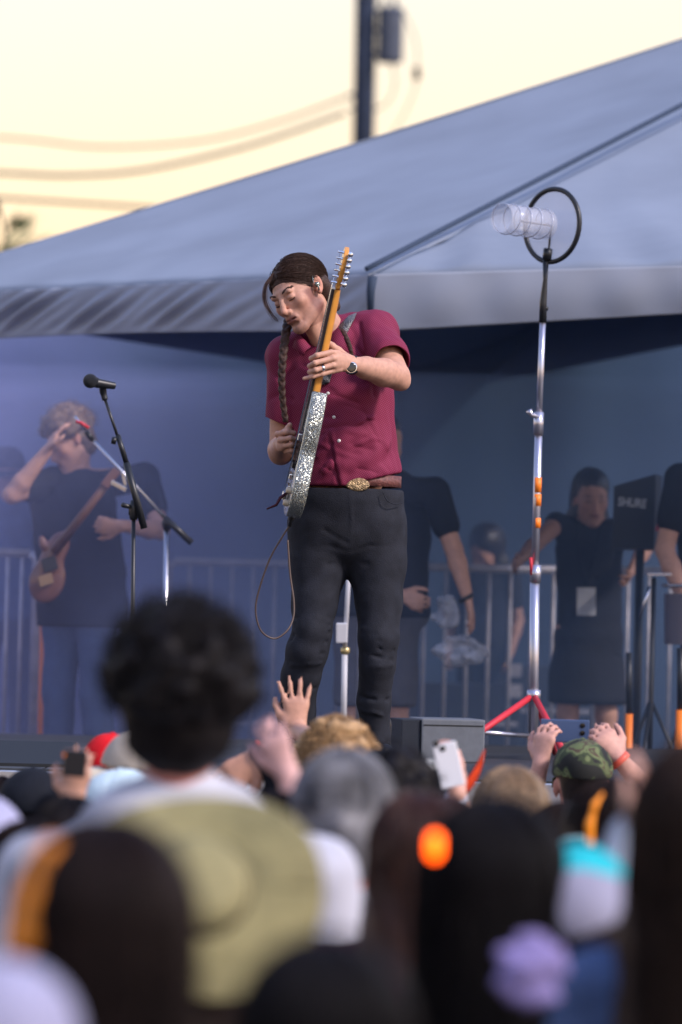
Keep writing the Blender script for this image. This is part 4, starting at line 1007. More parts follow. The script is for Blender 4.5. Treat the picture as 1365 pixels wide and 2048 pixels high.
me.transform(Matrix.Scale(.78, 4, (1, 0, 0))); me.transform(Matrix.Translation(P(1264, 1006, d - .012)) @ Matrix((_rt - _up * .09, _up, -_fw)).transposed().to_4x4())
link('lettering', me, mat('letter_white', (.75, .78, .85), .5), cs)
MB().tube([zat(P(1274, 1098, d) + off * .5, BACK_Z + .02), P(1274, 1099, d) + off * .5], .02, 10).build('stand_post', blk, cs)
MB().lathe(zat(P(1274, 1098, d) + off * .5, BACK_Z), (0, 0, 1), [(0, .2), (.015, .2), (.03, .03)], 24).build('stand_base', blk, cs)
MB().tube([P(1317, 1062, d - .25), P(1321, 1040, d - .25)], .012, 8).build('handset', red_tape, cs)

# --- road cases stacked behind the barrier
rc_m = mat('road_case', (.012, .014, .02), .6, noise=.2, scale=8)
for px, py, d, w_, h2, lab in ((905, 1380, 24.6, .34, .52, 'wide black road case behind the barrier by the plastic bags'), (1120, 1400, 25.2, .28, .62, 'upright black road case behind the antenna stand'), (470, 1400, 25.6, .40, .45, 'low black road case behind the barrier by the cable loop')):
    c_ = P(px, py, d); o = empty('road_case', zat(c_, BACK_Z), lab, 'case'); cz = zat(c_, BACK_Z + h2 / 2 + .01)
    MB().box(cz, (w_, 0, 0), (0, .28, 0), (0, 0, h2 / 2), .01).build('case_body', rc_m, o, smooth=False)
    for q in (-1, 1):
        for z_ in (-1, 1): MB().box(cz + Vector((q * (w_ - .03), -.283, z_ * (h2 / 2 - .03))), (.034, 0, 0), (0, .006, 0), (0, 0, .034), .004).build('corner_plate', galv, o, smooth=False)
    MB().box(cz + Vector((0, -.284, h2 * .12)), (w_ * .96, 0, 0), (0, .004, 0), (0, 0, .012), .002).build('edge_strip', galv, o, smooth=False)
# ================================================================== other people
def cloth(name, col, **kw): return mat(name, col, kw.pop('rough', .85), noise=kw.pop('noise', .12), scale=kw.pop('scale', 18), bump=kw.pop('bump', .2), bscale=kw.pop('bscale', 60), spec=.15, **kw)
skin_far = mat_attr('skin_plain', .55, 0, noise=.1)

class Fig:
    """a standing figure: one continuous body mesh plus clothing. Canonical frame faces -Y, feet at z = 0, 1.75 m tall"""
    def __init__(s, label, loc, H, yaw=0, group=None, cat='person', head=(0, 0, 0), skin=SKIN, lean=(0, 0), name='person', vox=.011, wide=1.0, headscale=None):
        s.root = empty(name, loc, label, cat, group); s.k = H / 1.75; s.M = Matrix.Translation(loc) @ Matrix.Rotation(R(yaw), 4, 'Z'); s.vox = vox; s.skin = skin; s.wide = wide; s.lean = lean
        s.hs = headscale or min(1.06, max(.95, s.k)); z_eye = 1.75 - .126 * s.hs / s.k
        s.headM = s.M @ Matrix.Translation(Vector((lean[0] * 1.3, .01 + lean[1] * 1.3, z_eye)) * s.k) @ hrot(*head)
        s.J = {}
        for q, n in ((-1, 'a'), (1, 'b')):           # a = picture left when facing the camera
            s.J['sh' + n] = Vector((q * .185 * wide + lean[0], .02 + lean[1], 1.425)); s.J['el' + n] = Vector((q * .235 * wide + lean[0] * .6, .04, 1.13)); s.J['wr' + n] = Vector((q * .22 * wide, -.08, .90))
            s.J['hp' + n] = Vector((q * .09, 0, .93)); s.J['kn' + n] = Vector((q * .10, -.01, .50)); s.J['an' + n] = Vector((q * .11, .03, .07))
        s.hand = {'a': None, 'b': None}
    def w(s, v): return s.M @ (Vector(v) * s.k)
    def inv(s, p): return (s.M.inverted() @ Vector(p)) / s.k
    def arm(s, side, elbow=None, wrist=None, shoulder=None):
        """world points override the pose"""
        for n, p in (('el', elbow), ('wr', wrist), ('sh', shoulder)):
            if p is not None: s.J[n + side] = s.inv(p)
    def body(s, fine=False, legs=True, hand_dirs=None):
        f = Field(s.vox, .015); k = s.k; w = s.w; J = s.J; L = Vector((*s.lean, 0))
        add_head(f, s.headM, s.hs, fine)
        nb = w(Vector((0, .035, 1.46)) + L); f.cone(s.headM @ Vector((0, .03 * s.hs, -.05 * s.hs)), .052 * k, nb, .058 * k, k=.02)
        f.loft([(w(Vector((0, .03, 1.42)) + L), .13 * k * s.wide, .07 * k), (w(Vector((0, .02, 1.2)) + L * .6), .14 * k * s.wide, .085 * k), (w((0, .02, .95)), .14 * k * s.wide, .085 * k)], s.M.to_3x3() @ Vector((1, 0, 0)), k=.03)
        for n in 'ab':
            f.cone(nb, .04 * k, w(J['sh' + n]), .05 * k, k=.03); f.chain([w(J['sh' + n]), w(J['el' + n])], [.050 * k, .040 * k], k=.015)
            a, b = w(J['el' + n]), w(J['wr' + n]); f.chain([a, a.lerp(b, .3), b], [.039 * k, .041 * k, .027 * k], k=.012)
            hd = (hand_dirs or {}).get(n)
            if hd: simple_hand(f, b, *hd)
            else:
                d_ = (b - a).normalized(); simple_hand(f, b, d_, s.M.to_3x3() @ Vector((1 if n == 'a' else -1, -.3, 0)), .98 * k, .5, .05, 1)
            if legs: f.chain([w(J['hp' + n]), w(J['kn' + n]), w(J['kn' + n]).lerp(w(J['an' + n]), .35), w(J['an' + n])], [.085 * k, .055 * k, .056 * k, .036 * k], k=.02); f.cone(w(J['an' + n] + Vector((0, .02, -.02))), .04 * k, w(J['an' + n] + Vector((0, -.15, -.035))), .034 * k, k=.02)
        return link('body', f.mesh('body', face_color(s.headM, s.hs, s.skin, lips=fine)), skin_far, s.root)
    def shirt(s, m, sleeve='short', hem=.86, name='shirt', belly=0.0, loose=1.0, neck=True):
        f = Field(s.vox * 1.15, .015); k = s.k; w = s.w; J = s.J; L = Vector((*s.lean, 0)); W = s.wide * loose
        f.loft([(w(Vector((0, .035, 1.475)) + L), .070 * k, .062 * k), (w(Vector((0, .03, 1.43)) + L), .135 * k * W, .085 * k), (w(Vector((0, .025, 1.36)) + L), .178 * k * W, .115 * k), (w(Vector((0, .02, 1.2)) + L * .6), .175 * k * W, (.122 + belly * .5) * k), (w((0, .01, 1.03)), .17 * k * W, (.122 + belly) * k), (w((0, .01, .90)), .182 * k * W, (.128 + belly) * k), (w((0, .01, hem - .08)), .188 * k * W, .13 * k)], s.M.to_3x3() @ Vector((1, 0, 0)), k=.015)
        for n in 'ab':
            f.cone(w(Vector((0, .03, 1.42)) + L), .07 * k, w(J['sh' + n]), .066 * k, k=.02); a, e, b = w(J['sh' + n]), w(J['el' + n]), w(J['wr' + n])
            if sleeve == 'short': f.cone(a, .068 * k, a.lerp(e, .58), .062 * k, k=.015)
            elif sleeve == 'long': f.chain([a, e, b], [.068 * k, .055 * k, .040 * k], k=.015)
            f.fold([a + (w((0, 0, 0)) - w((0, .08, 0))), w(Vector((0, -.10, 1.2)))], .02, -.008)
        f.wobble(.004 * k, 30, int(abs(s.root.location.x) * 97) % 91, stretch=(1, 1, .7)); f.cut(w((0, 0, hem)), (0, 0, -1))
        return link(name, f.mesh(name), m, s.root)
    def pants(s, m, length='long', name='trousers'):
        f = Field(s.vox * 1.4, .02); k = s.k; w = s.w; J = s.J; sd = s.M.to_3x3() @ Vector((1, 0, 0))
        f.loft([(w((0, .01, 1.0)), .155 * k * s.wide, .115 * k), (w((0, .01, .88)), .178 * k * s.wide, .125 * k)], sd, k=.02)
        if length == 'skirt': f.loft([(w((0, .01, .88)), .178 * k, .125 * k), (w((0, 0, .58)), .21 * k, .14 * k)], sd, k=.02)
        else:
            for n in 'ab':
                h, kn, an = w(J['hp' + n]), w(J['kn' + n]), w(J['an' + n])
                if length == 'long': f.chain([h, kn, an], [.10 * k, .07 * k, .06 * k], k=.02)
                else: f.chain([h, h.lerp(kn, 1.0)], [.105 * k, .088 * k], k=.02)
        f.wobble(.004 * k, 26, 5)
        if length == 'skirt': f.cut(w((0, 0, .55)), (0, 0, -1))
        if length == 'shorts': f.cut(w((0, 0, .47)), (0, 0, -1))
        return link(name, f.mesh(name), m, s.root)
    # hair helpers in head coordinates
    def h(s, x, y, z): return s.headM @ (Vector((x, y, z)) * s.hs)
    def hair(s, m, kind='short', vol=1.0, length=.3, seed=1, vox=None, count=260, curl=0.0, name='hair'):
        rr = random.Random(seed); f = Field(vox or s.vox * .8, .015); hs = s.hs; M = s.headM
        f.ell(s.h(0, .036, .046), (.083 * hs * vol, .104 * hs * vol, .093 * hs * vol), M)
        if kind in ('short', 'pony'): f.ell(s.h(0, -.088, -.042), (.11 * hs, .086 * hs, .112 * hs), M, k=.014, op='s')
        if kind == 'short': f.ell(s.h(0, .062, -.015), (.066 * hs * vol, .055 * hs * vol, .075 * hs), M, k=.02)
        if kind == 'pony':
            f.ell(s.h(0, .062, -.01), (.066 * hs, .055 * hs, .06 * hs), M, k=.02); p = [s.h(0, .115, .03), s.h(.01, .165, .0), s.h(.015, .17, -.10), s.h(.01, .15, -.10 - length * .7)]; f.chain(p, [.024, .032, .030, .012], k=.02)
        if kind == 'long':
            top = s.h(0, .06, -.02); dn = Vector((0, 0, -1)); sd = M.to_3x3() @ Vector((1, 0, 0)); bk = M.to_3x3() @ Vector((0, .035, 0))
            f.loft([(s.h(0, .04, .03), .078 * hs * vol, .082 * hs), (top + dn * .07, .092 * hs * vol, .070 * hs), (top + dn * (.07 + length * .5) + bk, .105 * hs * vol, .055), (top + dn * (.07 + length) + bk, .085 * hs * vol, .03)], sd, k=.02)
            f.ell(s.h(0, -.095, -.055), (.066 * hs, .095 * hs, .125 * hs), M, k=.016, op='s')
        if kind in ('curly', 'afro'):
            for i in range(170 if kind == 'curly' else 60):
                a = rr.uniform(0, 6.28); e = math.asin(rr.uniform(-.35, 1)); rad = rr.uniform(.009, .019) * (1 if kind == 'curly' else 1.1)
                x, y, z = math.cos(a) * math.cos(e), math.sin(a) * math.cos(e), math.sin(e)
                if y < -.55 and z < .35: continue
                f.ball(s.h(x * .088 * vol, .03 + y * .108 * vol, .045 + z * .098 * vol), rad * vol, k=.012)
            f.ell(s.h(0, .062, -.03), (.072 * hs * vol, .055 * hs * vol, .075 * hs), M, k=.03)
        f.wobble(.0025 if kind != 'afro' else .002, 95 if kind != 'afro' else 160, seed, stretch=(1, 1, .35) if kind in ('long', 'short', 'pony') else (1, 1, 1))
        hr = link(name, f.mesh(name), m, s.root); pl = []
        if kind in ('long', 'short', 'pony'):
            for i in range(count):
                a = rr.uniform(-.3, math.pi + .3); r_ = rr.uniform(1.0, 1.05); pts = []
                for q in range(7):
                    t = q / 6; th = .15 + t * 1.45; x, y, z = math.cos(a) * math.sin(th), math.sin(a) * math.sin(th), math.cos(th)
                    pts.append(s.h(x * .085 * vol * r_, .036 + y * .106 * vol * r_, .046 + z * .095 * vol * r_))
                if kind == 'long' and a > .1 and a < 3.0:
                    e = pts[-1]; o = rr.uniform(.6, 1.05)
                    for q in range(1, 6): pts.append(e + Vector((rr.uniform(-.006, .006), rr.uniform(-.004, .008), -(length + .07) * o * q / 5)) + (s.h(0, .05, 0) - s.h(0, 0, 0)) * (q / 5) * .7)
                pl.append(pts)
        elif count:
            for i in range(count):
                a = rr.uniform(0, 6.28); e = math.asin(rr.uniform(-.3, 1)); x, y, z = math.cos(a) * math.cos(e), math.sin(a) * math.cos(e), math.sin(e)
                if y < -.55 and z < .35: continue
                b0 = s.h(x * .086 * vol, .03 + y * .106 * vol, .045 + z * .096 * vol); n = (b0 - s.h(0, .03, .03)).normalized(); u_ = n.orthogonal().normalized(); v_ = n.cross(u_); p0 = rr.uniform(0, 6.28); rc = rr.uniform(.005, .011) * (.6 if kind == 'afro' else 1.2); ln = rr.uniform(.015, .04) * (.6 if kind == 'afro' else 1.2); tw = rr.uniform(4, 9)
                pl.append([b0 + n * ln * q / 8 + (u_ * (math.cos(p0 + tw * q / 8) - math.cos(p0)) + v_ * (math.sin(p0 + tw * q / 8) - math.sin(p0))) * rc for q in range(9)])
        if pl: strands(pl, .0013 if s.vox > .008 else .001, 'hair_strands', m, hr)
        return hr
    def cap(s, m, brim_m=None, turn=0, tilt=0, button=True, brim=True, panels=True, label=None, vox=.005, size=1.0):
        """baseball cap; turn = 0 has the peak over the face, 180 over the nape"""
        hs = s.hs * size; M = s.headM @ Matrix.Rotation(R(turn), 4, 'Z') @ Matrix.Rotation(R(tilt), 4, 'X'); T = lambda x, y, z: M @ (Vector((x, y, z)) * hs)
        f = Field(vox, .008); f.ell(T(0, .024 if turn == 0 else -.024, .050), (.094 * hs, .120 * hs, .100 * hs), M); f.ell(T(0, .0, .048), (.083 * hs, .1 * hs, .075 * hs), M, k=.002, op='s') if False else None
        f.cut(T(0, 0, .040), M.to_3x3() @ Vector((0, -.10, -1)))
        for a in (0, math.pi / 3, 2 * math.pi / 3):
            pts = [T(.092 * math.cos(a) * math.cos(e), .016 * (1 if turn == 0 else -1) + .111 * math.sin(a) * math.cos(e), .052 + .097 * math.sin(e)) for e in [math.pi * i / 16 for i in range(17)]]
            f.fold(pts, .005, -.0022)
        f.wobble(.0012, 60, 2); me = f.mesh('cap'); o = empty('cap', T(0, 0, .04), label or 'cap', 'cap'); link('crown', me, m, o)
        if button: MB().lathe(T(0, .016 if turn == 0 else -.016, .146), M.to_3x3() @ Vector((0, 0, 1)), [(0, .008), (.004, .007), (.006, .003)], 10).build('button', m, o)
        if brim:
            b = MB()
            def fn(u, v):
                a = math.pi * (.06 + .88 * u); r0 = 1.0; x = math.cos(a) * .088; y0 = -math.sin(a) * .098; ext = .075 * math.sin(a) ** .7
                return T(x * (1 + .02 * v), y0 + .016 * (1 if turn == 0 else -1) * 0 - ext * v, .043 - .012 * v - .10 * (x / .088) ** 2 * .18 * (1 + v))
            b.grid(fn, 24, 6); b.build('peak', brim_m or m, o, thick=.004)
        return o

def standing(label, px, py, d, z0, yaw, **kw):
    """a figure whose crown shows at pixel (px, py), d metres away, on a floor at z0"""
    p = P(px, py, d); hs_corr = kw.pop('dH', 0); return Fig(label, Vector((p.x, p.y, z0)), p.z - z0 + hs_corr, yaw, **kw)

black_tee = cloth('black_cotton', (.010, .012, .018)); denim = cloth('blue_denim', (.06, .09, .17)); greyc = cloth('grey_twill', (.10, .10, .12)); darkc = cloth('dark_trousers', (.015, .016, .022))
hair_lb = mat('light_brown_hair', (.16, .10, .06), .5, noise=.4, scale=90); hair_dk = mat('dark_hair', (.012, .008, .008), .45, noise=.4, scale=90, spec=.5)

# ---- bass player, hand to his brow
g = standing('bass player in black t-shirt holding his hand to his brow', 172, 828, 20.6, BACK_Z, -30, head=(-38, 24, -12), wide=1.22, lean=(-.04, -.05), vox=.010)
g.arm('a', P(24, 990, 20.45), P(92, 905, 20.42), P(108, 962, 20.6)); g.arm('b', P(322, 1062, 20.45), P(246, 1052, 20.2), P(290, 955, 20.65))
g.body(True, hand_dirs={'a': ((.45, .0, .85), (1, .2, -.3), 1.0, .3, .05, -1), 'b': ((-1, -.15, -.02), (0, 1, .3), 1.0, 1.25, .02, 1)}); g.shirt(black_tee, 'short', .80, belly=.03); g.pants(denim); g.hair(hair_lb, 'curly', 1.06, seed=4, count=420)
bs = empty('bass_guitar', P(100, 1140, 20.15), 'reddish brown bass guitar hanging at the hip of the bass player', 'guitar')
wood_r = mat('bass_body', (.15, .065, .05), .3, noise=.25, scale=12, coat=.5)
f = Field(.006, .02); bd_ = Vector((.30, 0, 1)).normalized()
for (px, py, rx, rz) in ((95, 1160, .075, .10), (104, 1120, .05, .07), (118, 1092, .045, .06)): f.ell(P(px, py, 20.15), (rx, .024, rz), Matrix.Rotation(R(18), 4, 'Y'))
f.cone(P(128, 1075, 20.14), .02, P(138, 1062, 20.14), .014); f.cone(P(88, 1090, 20.15), .02, P(84, 1078, 20.15), .014)
link('body', f.mesh('body'), wood_r, bs)
MB().tube([P(108, 1105, 20.11), P(214, 968, 20.02)], [.020, .016], 8).build('neck', mat('bass_neck', (.13, .06, .04), .4), bs)
MB().box(P(222, 956, 20.01), (P(214, 968, 20) - P(200, 986, 20)).normalized() * .045, _fw * .008, Vector((.016, 0, -.011)), .005).build('headstock', wood_r, bs, smooth=False)
MB().box(P(100, 1128, 20.115), Vector((.03, 0, .01)), _fw * .008, Vector((-.008, 0, .028)), .003).build('pickup', blk, bs, smooth=False)
MB().box(P(92, 1160, 20.115), Vector((.028, 0, .01)), _fw * .008, Vector((-.006, 0, .022)), .003).build('bridge', mat('bass_brass', (.3, .2, .12), .4, .6), bs, smooth=False)

# ---- man in blue at far side
g = standing('man in blue plaid shirt and dark cap standing behind the steel barrier', 18, 902, 23.0, BACK_Z, 10, head=(10, 10, 0), wide=1.1, vox=.013); g.body(True); pl_m2 = cloth('blue_plaid', (.05, .09, .20), noise=.4, scale=14); g.shirt(pl_m2, 'long'); g.pants(darkc); g.hair(hair_dk, 'short', 1, count=0, seed=3)
g.cap(black_tee, label='dark cap on the man in the blue plaid shirt', vox=.008)

# ---- stagehand in polo and shorts, carrying plastic bags
g = standing('stagehand in black polo and grey shorts carrying clear plastic bags', 764, 826, 20.5, BACK_Z, 22, head=(30, 20, 0), wide=1.36, vox=.011, lean=(0, -.02))
g.arm('b', P(908, 1098, 20.35), P(934, 1190, 20.2), P(868, 985, 20.4)); g.arm('a', P(690, 1110, 20.6), P(800, 1190, 20.25), P(680, 985, 20.6))
g.body(False, hand_dirs={'b': ((.25, -.2, -1), (-1, .2, 0), 1.05, .3, .12, 1), 'a': ((.8, -.3, -.3), (0, 1, 0), 1.0, .9, .05, 1)}); g.shirt(black_tee, 'short', .86, belly=.02); g.pants(greyc, 'shorts', 'shorts'); g.hair(hair_dk, 'short', 1.0, count=60, seed=9)
MB().tube([P(931, 1192, 20.2), P(935, 1200, 20.2)], .034, 14).build('wristband', black_leather, g.root)
bag_m = mat('clear_bag', (.40, .42, .48), .2, noise=.6, scale=20, bump=1, bscale=30); bag_m.node_tree.nodes['Principled BSDF'].inputs['Alpha'].default_value = .5
for lab, c_, rx, rz, sd_ in (('crumpled clear plastic bag held in the hand of the stagehand', P(893, 1222, 20.15), .055, .07, 1), ('wide clear plastic pouch hanging below the hand of the stagehand', P(921, 1304, 20.1), .11, .065, 2)):
    f = Field(.006, .02); f.ell(c_, (rx, .035, rz)); f.ell(c_ + Vector((rx * .3, 0, -rz * .35)), (rx * .75, .04, rz * .6)); f.wobble(.010, 75, sd_); o = link('plastic_bag', f.mesh('plastic_bag'), bag_m); tag(o, lab, 'bag', 'plastic bags held by the stagehand')

# ---- person with dark hair further back
g = standing('person with dark hair bending over behind the steel barrier', 972, 1066, 25.0, BACK_Z, -20, head=(-20, 25, 0), vox=.013, dH=.02); g.body(True); g.shirt(cloth('charcoal_tee', (.02, .022, .03)), 'short'); g.pants(darkc); g.hair(hair_dk, 'long', 1.15, .15, count=0, seed=2)

# ---- woman with lanyard
g = standing('woman in dark sleeveless dress with a white lanyard card', 1185, 945, 21.6, BACK_Z, 5, head=(4, 8, 0), wide=.98, vox=.011)
g.arm('a', P(1075, 1085, 21.4), P(1040, 1120, 21.2), P(1112, 1050, 21.6)); g.arm('b', P(1292, 1095, 21.5), P(1265, 1140, 21.25), P(1252, 1055, 21.6))
g.body(True); g.shirt(darkc, 'none', .80, 'dress_top'); g.pants(darkc, 'skirt', 'skirt'); g.hair(hair_dk, 'long', 1.03, .12, count=160, seed=6)
lan = empty('lanyard', P(1172, 1235, 21.3), 'white lanyard card hanging in front of the dark dress', 'badge')
MB().box(P(1173, 1203, 21.32), _rt * .042, _fw * .002, _up * .062, .001).build('card', mat('badge_card', (.62, .64, .68), .5, noise=.1, scale=60), lan, smooth=False)
for q in (-1, 1): MB().ribbon(spline([P(1173, 1170, 21.33), P(1173 + q * 14, 1120, 21.34), P(1178 + q * 26, 1046, 21.40)], 5), .012, [Vector((1, 0, 0))] * 11).build('cord', black_tee, lan, thick=.002)

# ---- man at the frame edge
g = standing('man in black shirt standing beside the drum at the tent edge', 1448, 806, 20.4, BACK_Z, 40, head=(20, 5, 0), wide=1.2, vox=.012); g.body(True); g.shirt(black_tee, 'short', .8); g.pants(darkc); g.hair(hair_dk, 'short', 1, count=60, seed=8)
# ================================================================== the crowd in front of the stage (seen from behind)
CG = 'people watching in the crowd'
white_c = cloth('white_cotton', (.50, .51, .58)); navy = cloth('navy_cotton', (.02, .025, .05)); lav = cloth('lavender_cotton', (.33, .33, .47)); maroon = cloth('maroon_cotton', (.10, .02, .025)); jacket = cloth('denim_jacket', (.07, .11, .22), noise=.3); olive = cloth('olive_cotton', (.07, .07, .04))
hair_bk = mat('black_hair', (.005, .0035, .004), .6, noise=.4, scale=90, spec=.2); hair_br = mat('chestnut_hair', (.013, .007, .006), .55, noise=.6, scale=60, spec=.15); hair_au = mat('auburn_hair', (.05, .018, .012), .45, noise=.4, scale=80)
hair_bl = mat('blonde_hair', (.24, .155, .085), .42, noise=.5, scale=110, spec=.5); hair_tan = mat('tan_curls', (.36, .22, .10), .6, noise=.45, scale=55); hair_gr = mat('grey_hair', (.22, .22, .235), .5, noise=.7, scale=16)
LIGHT_SKIN = (.60, .34, .27); DEEP = (.22, .10, .07)
def crowd(label, px, py, d, yaw=180, shirt=navy, sleeve='short', skin=SKIN, head=(0, 0, 0), wide=1.0, vox=.011, body=True, hand_dirs=None, arms=None, hs=None, pants=darkc, lean=(0, 0), drop=0.0):
    g = standing(label, px, py, d, 0.0, yaw, group=CG, head=head, skin=skin, wide=wide, vox=vox, headscale=hs, lean=lean)
    for n in 'ab':
        for q in ('sh', 'el'): g.J[q + n].z -= drop
    for n, a in (arms or {}).items(): g.arm(n, *a)
    g.body(False, hand_dirs=hand_dirs); g.shirt(shirt, sleeve); g.pants(pants)
    return g

# tall man with a mop of dark curls, white t-shirt
g = crowd('tall man with a mop of dark curly hair and white t-shirt', 366, 1258, 8.3, shirt=white_c, skin=(.55, .22, .18), wide=1.24, hs=1.10, drop=.075); g.hair(hair_bk, 'curly', 1.20, seed=21, count=1500)
# grey haired man
g = crowd('man with short salt and pepper grey hair and dark shirt', 690, 1524, 8.8, shirt=navy, skin=(.55, .25, .22), wide=1.0, hs=1.04); g.hair(hair_gr, 'short', 1.08, seed=5, count=500)
m = MB().tube([g.w((.075 * math.cos(a), .035 + .07 * math.sin(a), 1.475 + .012 * math.sin(a))) for a in [2 * math.pi * i / 20 for i in range(21)]], .018, 8); m.build('collar', white_c, g.root)
# woman in a wide straw hat
g = crowd('woman under a wide straw hat in the middle of the crowd', 360, 1690, 7.05, shirt=olive, sleeve='long'); g.hair(hair_br, 'long', 1.05, .25, seed=31, count=120)
straw = mat('straw', (.25, .225, .105), .75, noise=.2, scale=25, bump=.5, bscale=90)
hc = P(392, 1776, 6.62); hn = Vector((.12, -.80, .52)).normalized(); hx = hn.cross(Vector((0, 0, 1))).normalized(); hx = hx if hx.x > 0 else -hx; hz = hn.cross(hx); hz = hz if hz.z > 0 else -hz
ht = empty('straw_hat', hc, 'wide brimmed woven straw hat tipped back on a head', 'hat')
def brim(u, v):
    a = 2 * math.pi * u; r = .076 + (.093 + .010 * math.sin(a + .6)) * v; w_ = .022 * v * math.sin(2 * a + .9) + .010 * v * math.sin(3 * a) - .022 * v * v + .0022 * math.sin(v * 60)
    return hc + hx * math.cos(a) * r * 1.02 + hz * math.sin(a) * r * .98 + hn * w_
MB().grid(brim, 96, 40).build('brim', straw, ht, thick=.004)
MB().lathe(hc, hn, [(-.005, .078), (.012, .075), (.026, .069), (.036, .056), (.041, .037), (.043, .01)], 40).build('crown', straw, ht)
MB().lathe(hc, hn, [(.000, .0800), (.014, .0765), (.015, .073)], 40).build('hat_band', mat('hat_band', (.035, .028, .018), .8), ht)
# near woman with long dark hair and low-sun glow painted as a lock
g = crowd('woman with long dark brown hair and an orange glow painted on it', 214, 1682, 5.0, shirt=navy, sleeve='long', hs=1.04, vox=.009); h = g.hair(hair_br, 'long', 1.10, .30, seed=41, count=700)
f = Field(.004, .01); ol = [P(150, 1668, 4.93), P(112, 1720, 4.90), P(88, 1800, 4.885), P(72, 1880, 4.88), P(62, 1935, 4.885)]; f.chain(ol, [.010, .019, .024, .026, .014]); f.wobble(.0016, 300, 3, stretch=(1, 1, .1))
link('painted_glow_lock', f.mesh('painted_glow_lock'), mat('painted_hair_glow', (.95, .30, .015), .5, noise=.25, scale=60), h)
# shoulder at the frame's lower corner
g = crowd('person in lavender shirt whose shoulder is beside the painted orange glow', -373, 1352, 4.6, shirt=lav, sleeve='long'); g.hair(hair_br, 'short', 1, seed=3, count=60)
# black hair close to the lens
g = crowd('person with smooth black hair beneath the straw hat', 650, 1912, 4.6, shirt=navy, vox=.009); g.hair(hair_bk, 'short', 1.06, seed=12, count=700)
# dark long hair with lavender scrunchie
g = crowd('woman with long black hair tied by a lavender scrunchie', 988, 1642, 7.0, shirt=maroon, sleeve='long', hs=1.14, skin=(.35, .15, .10)); g.hair(hair_bk, 'long', 1.14, .26, seed=51, count=600)
f = Field(.006, .014); rr = random.Random(4); c_ = P(1062, 1940, 6.25)
for i in range(22):
    a = 2 * math.pi * i / 22; f.ball(c_ + Vector((math.cos(a) * .027 + rr.uniform(-.006, .006), rr.uniform(-.008, .008), math.sin(a) * .030 + rr.uniform(-.006, .006))), rr.uniform(.008, .015))
for i in range(9):
    a = 2 * math.pi * i / 9 + rr.uniform(-.2, .2); f.cone(c_, .02, c_ + Vector((math.cos(a) * rr.uniform(.036, .056), -.01, math.sin(a) * rr.uniform(.036, .056))), .007)
f.ell(c_, (.032, .015, .036)); f.wobble(.005, 120, 2)
o = link('scrunchie', f.mesh('scrunchie'), cloth('lavender_satin', (.24, .20, .42))); tag(o, 'crumpled lavender scrunchie on the long black hair', 'scrunchie')
# auburn hair behind her
g = crowd('person with auburn hair beside the woman with the scrunchie', 835, 1602, 8.0, shirt=maroon, skin=(.40, .17, .10)); g.hair(hair_au, 'long', 1.0, .2, seed=61, count=200)
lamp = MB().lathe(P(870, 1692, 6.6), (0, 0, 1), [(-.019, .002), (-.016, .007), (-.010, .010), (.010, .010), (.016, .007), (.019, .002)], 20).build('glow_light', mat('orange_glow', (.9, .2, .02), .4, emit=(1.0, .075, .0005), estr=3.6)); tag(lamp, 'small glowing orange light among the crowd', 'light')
# long brown hair at the right frame edge
g = crowd('woman with very long brown hair and denim jacket', 1425, 1530, 6.5, shirt=jacket, sleeve='long', hs=1.12, wide=.80); g.hair(mat('brown_hair_warm', (.028, .015, .010), .55, noise=.6, scale=60, spec=.2), 'long', 1.2, .34, seed=71, count=700)
# turquoise and white cap
g = crowd('person in turquoise and white cap with a raised white sleeve', 1172, 1728, 7.0, shirt=white_c, sleeve='long', head=(0, 0, 18), arms={'a': (P(1228, 1810, 7.2), P(1262, 1672, 7.2))}, skin=LIGHT_SKIN); g.hair(hair_br, 'short', .90, seed=6, count=80)
tq = cloth('turquoise_cotton', (.02, .42, .48)); o = g.cap(cloth('cap_pale_grey', (.27, .27, .36)), tq, turn=0, label='turquoise and white cap tilted on a head'); 
M_ = g.headM; f = Field(.005, .006); f.ell(M_ @ Vector((0, .012, .076)), (.088, .106, .078), M_); f.cut(M_ @ Vector((0, -.01, .070)), M_.to_3x3() @ Vector((0, .20, -1))); link('top_panel', f.mesh('top_panel'), tq, o)
# ponytail girl with sunlit hair painted on as an orange streak
g = crowd('girl with brown ponytail and a painted orange glow streak', 1200, 1590, 9.8, shirt=olive, skin=LIGHT_SKIN, head=(35, 5, -10)); g.hair(hair_br, 'long', 1.22, .12, seed=81, count=300)
f = Field(.004, .008); f.chain([P(1205, 1588, 9.62), P(1190, 1610, 9.6), P(1180, 1650, 9.6), P(1181, 1688, 9.6)], [.004, .006, .008, .009]); o = link('painted_glow_streak', f.mesh('painted_glow_streak'), MATS['painted_hair_glow'], g.root)
MB().tube([P(1105, 1692, 9.55), P(1135, 1676, 9.55), P(1165, 1674, 9.55), P(1172, 1690, 9.55)], .0035, 6).build('glasses', mat('glasses', (.35, .45, .42), .15, .5), g.root)
# blonde woman
g = crowd('woman with straight streaked blonde hair next to the red fan', 1022, 1556, 11.4, shirt=white_c, skin=LIGHT_SKIN); g.hair(hair_bl, 'long', 1.14, .16, seed=91, count=600, vox=.006)
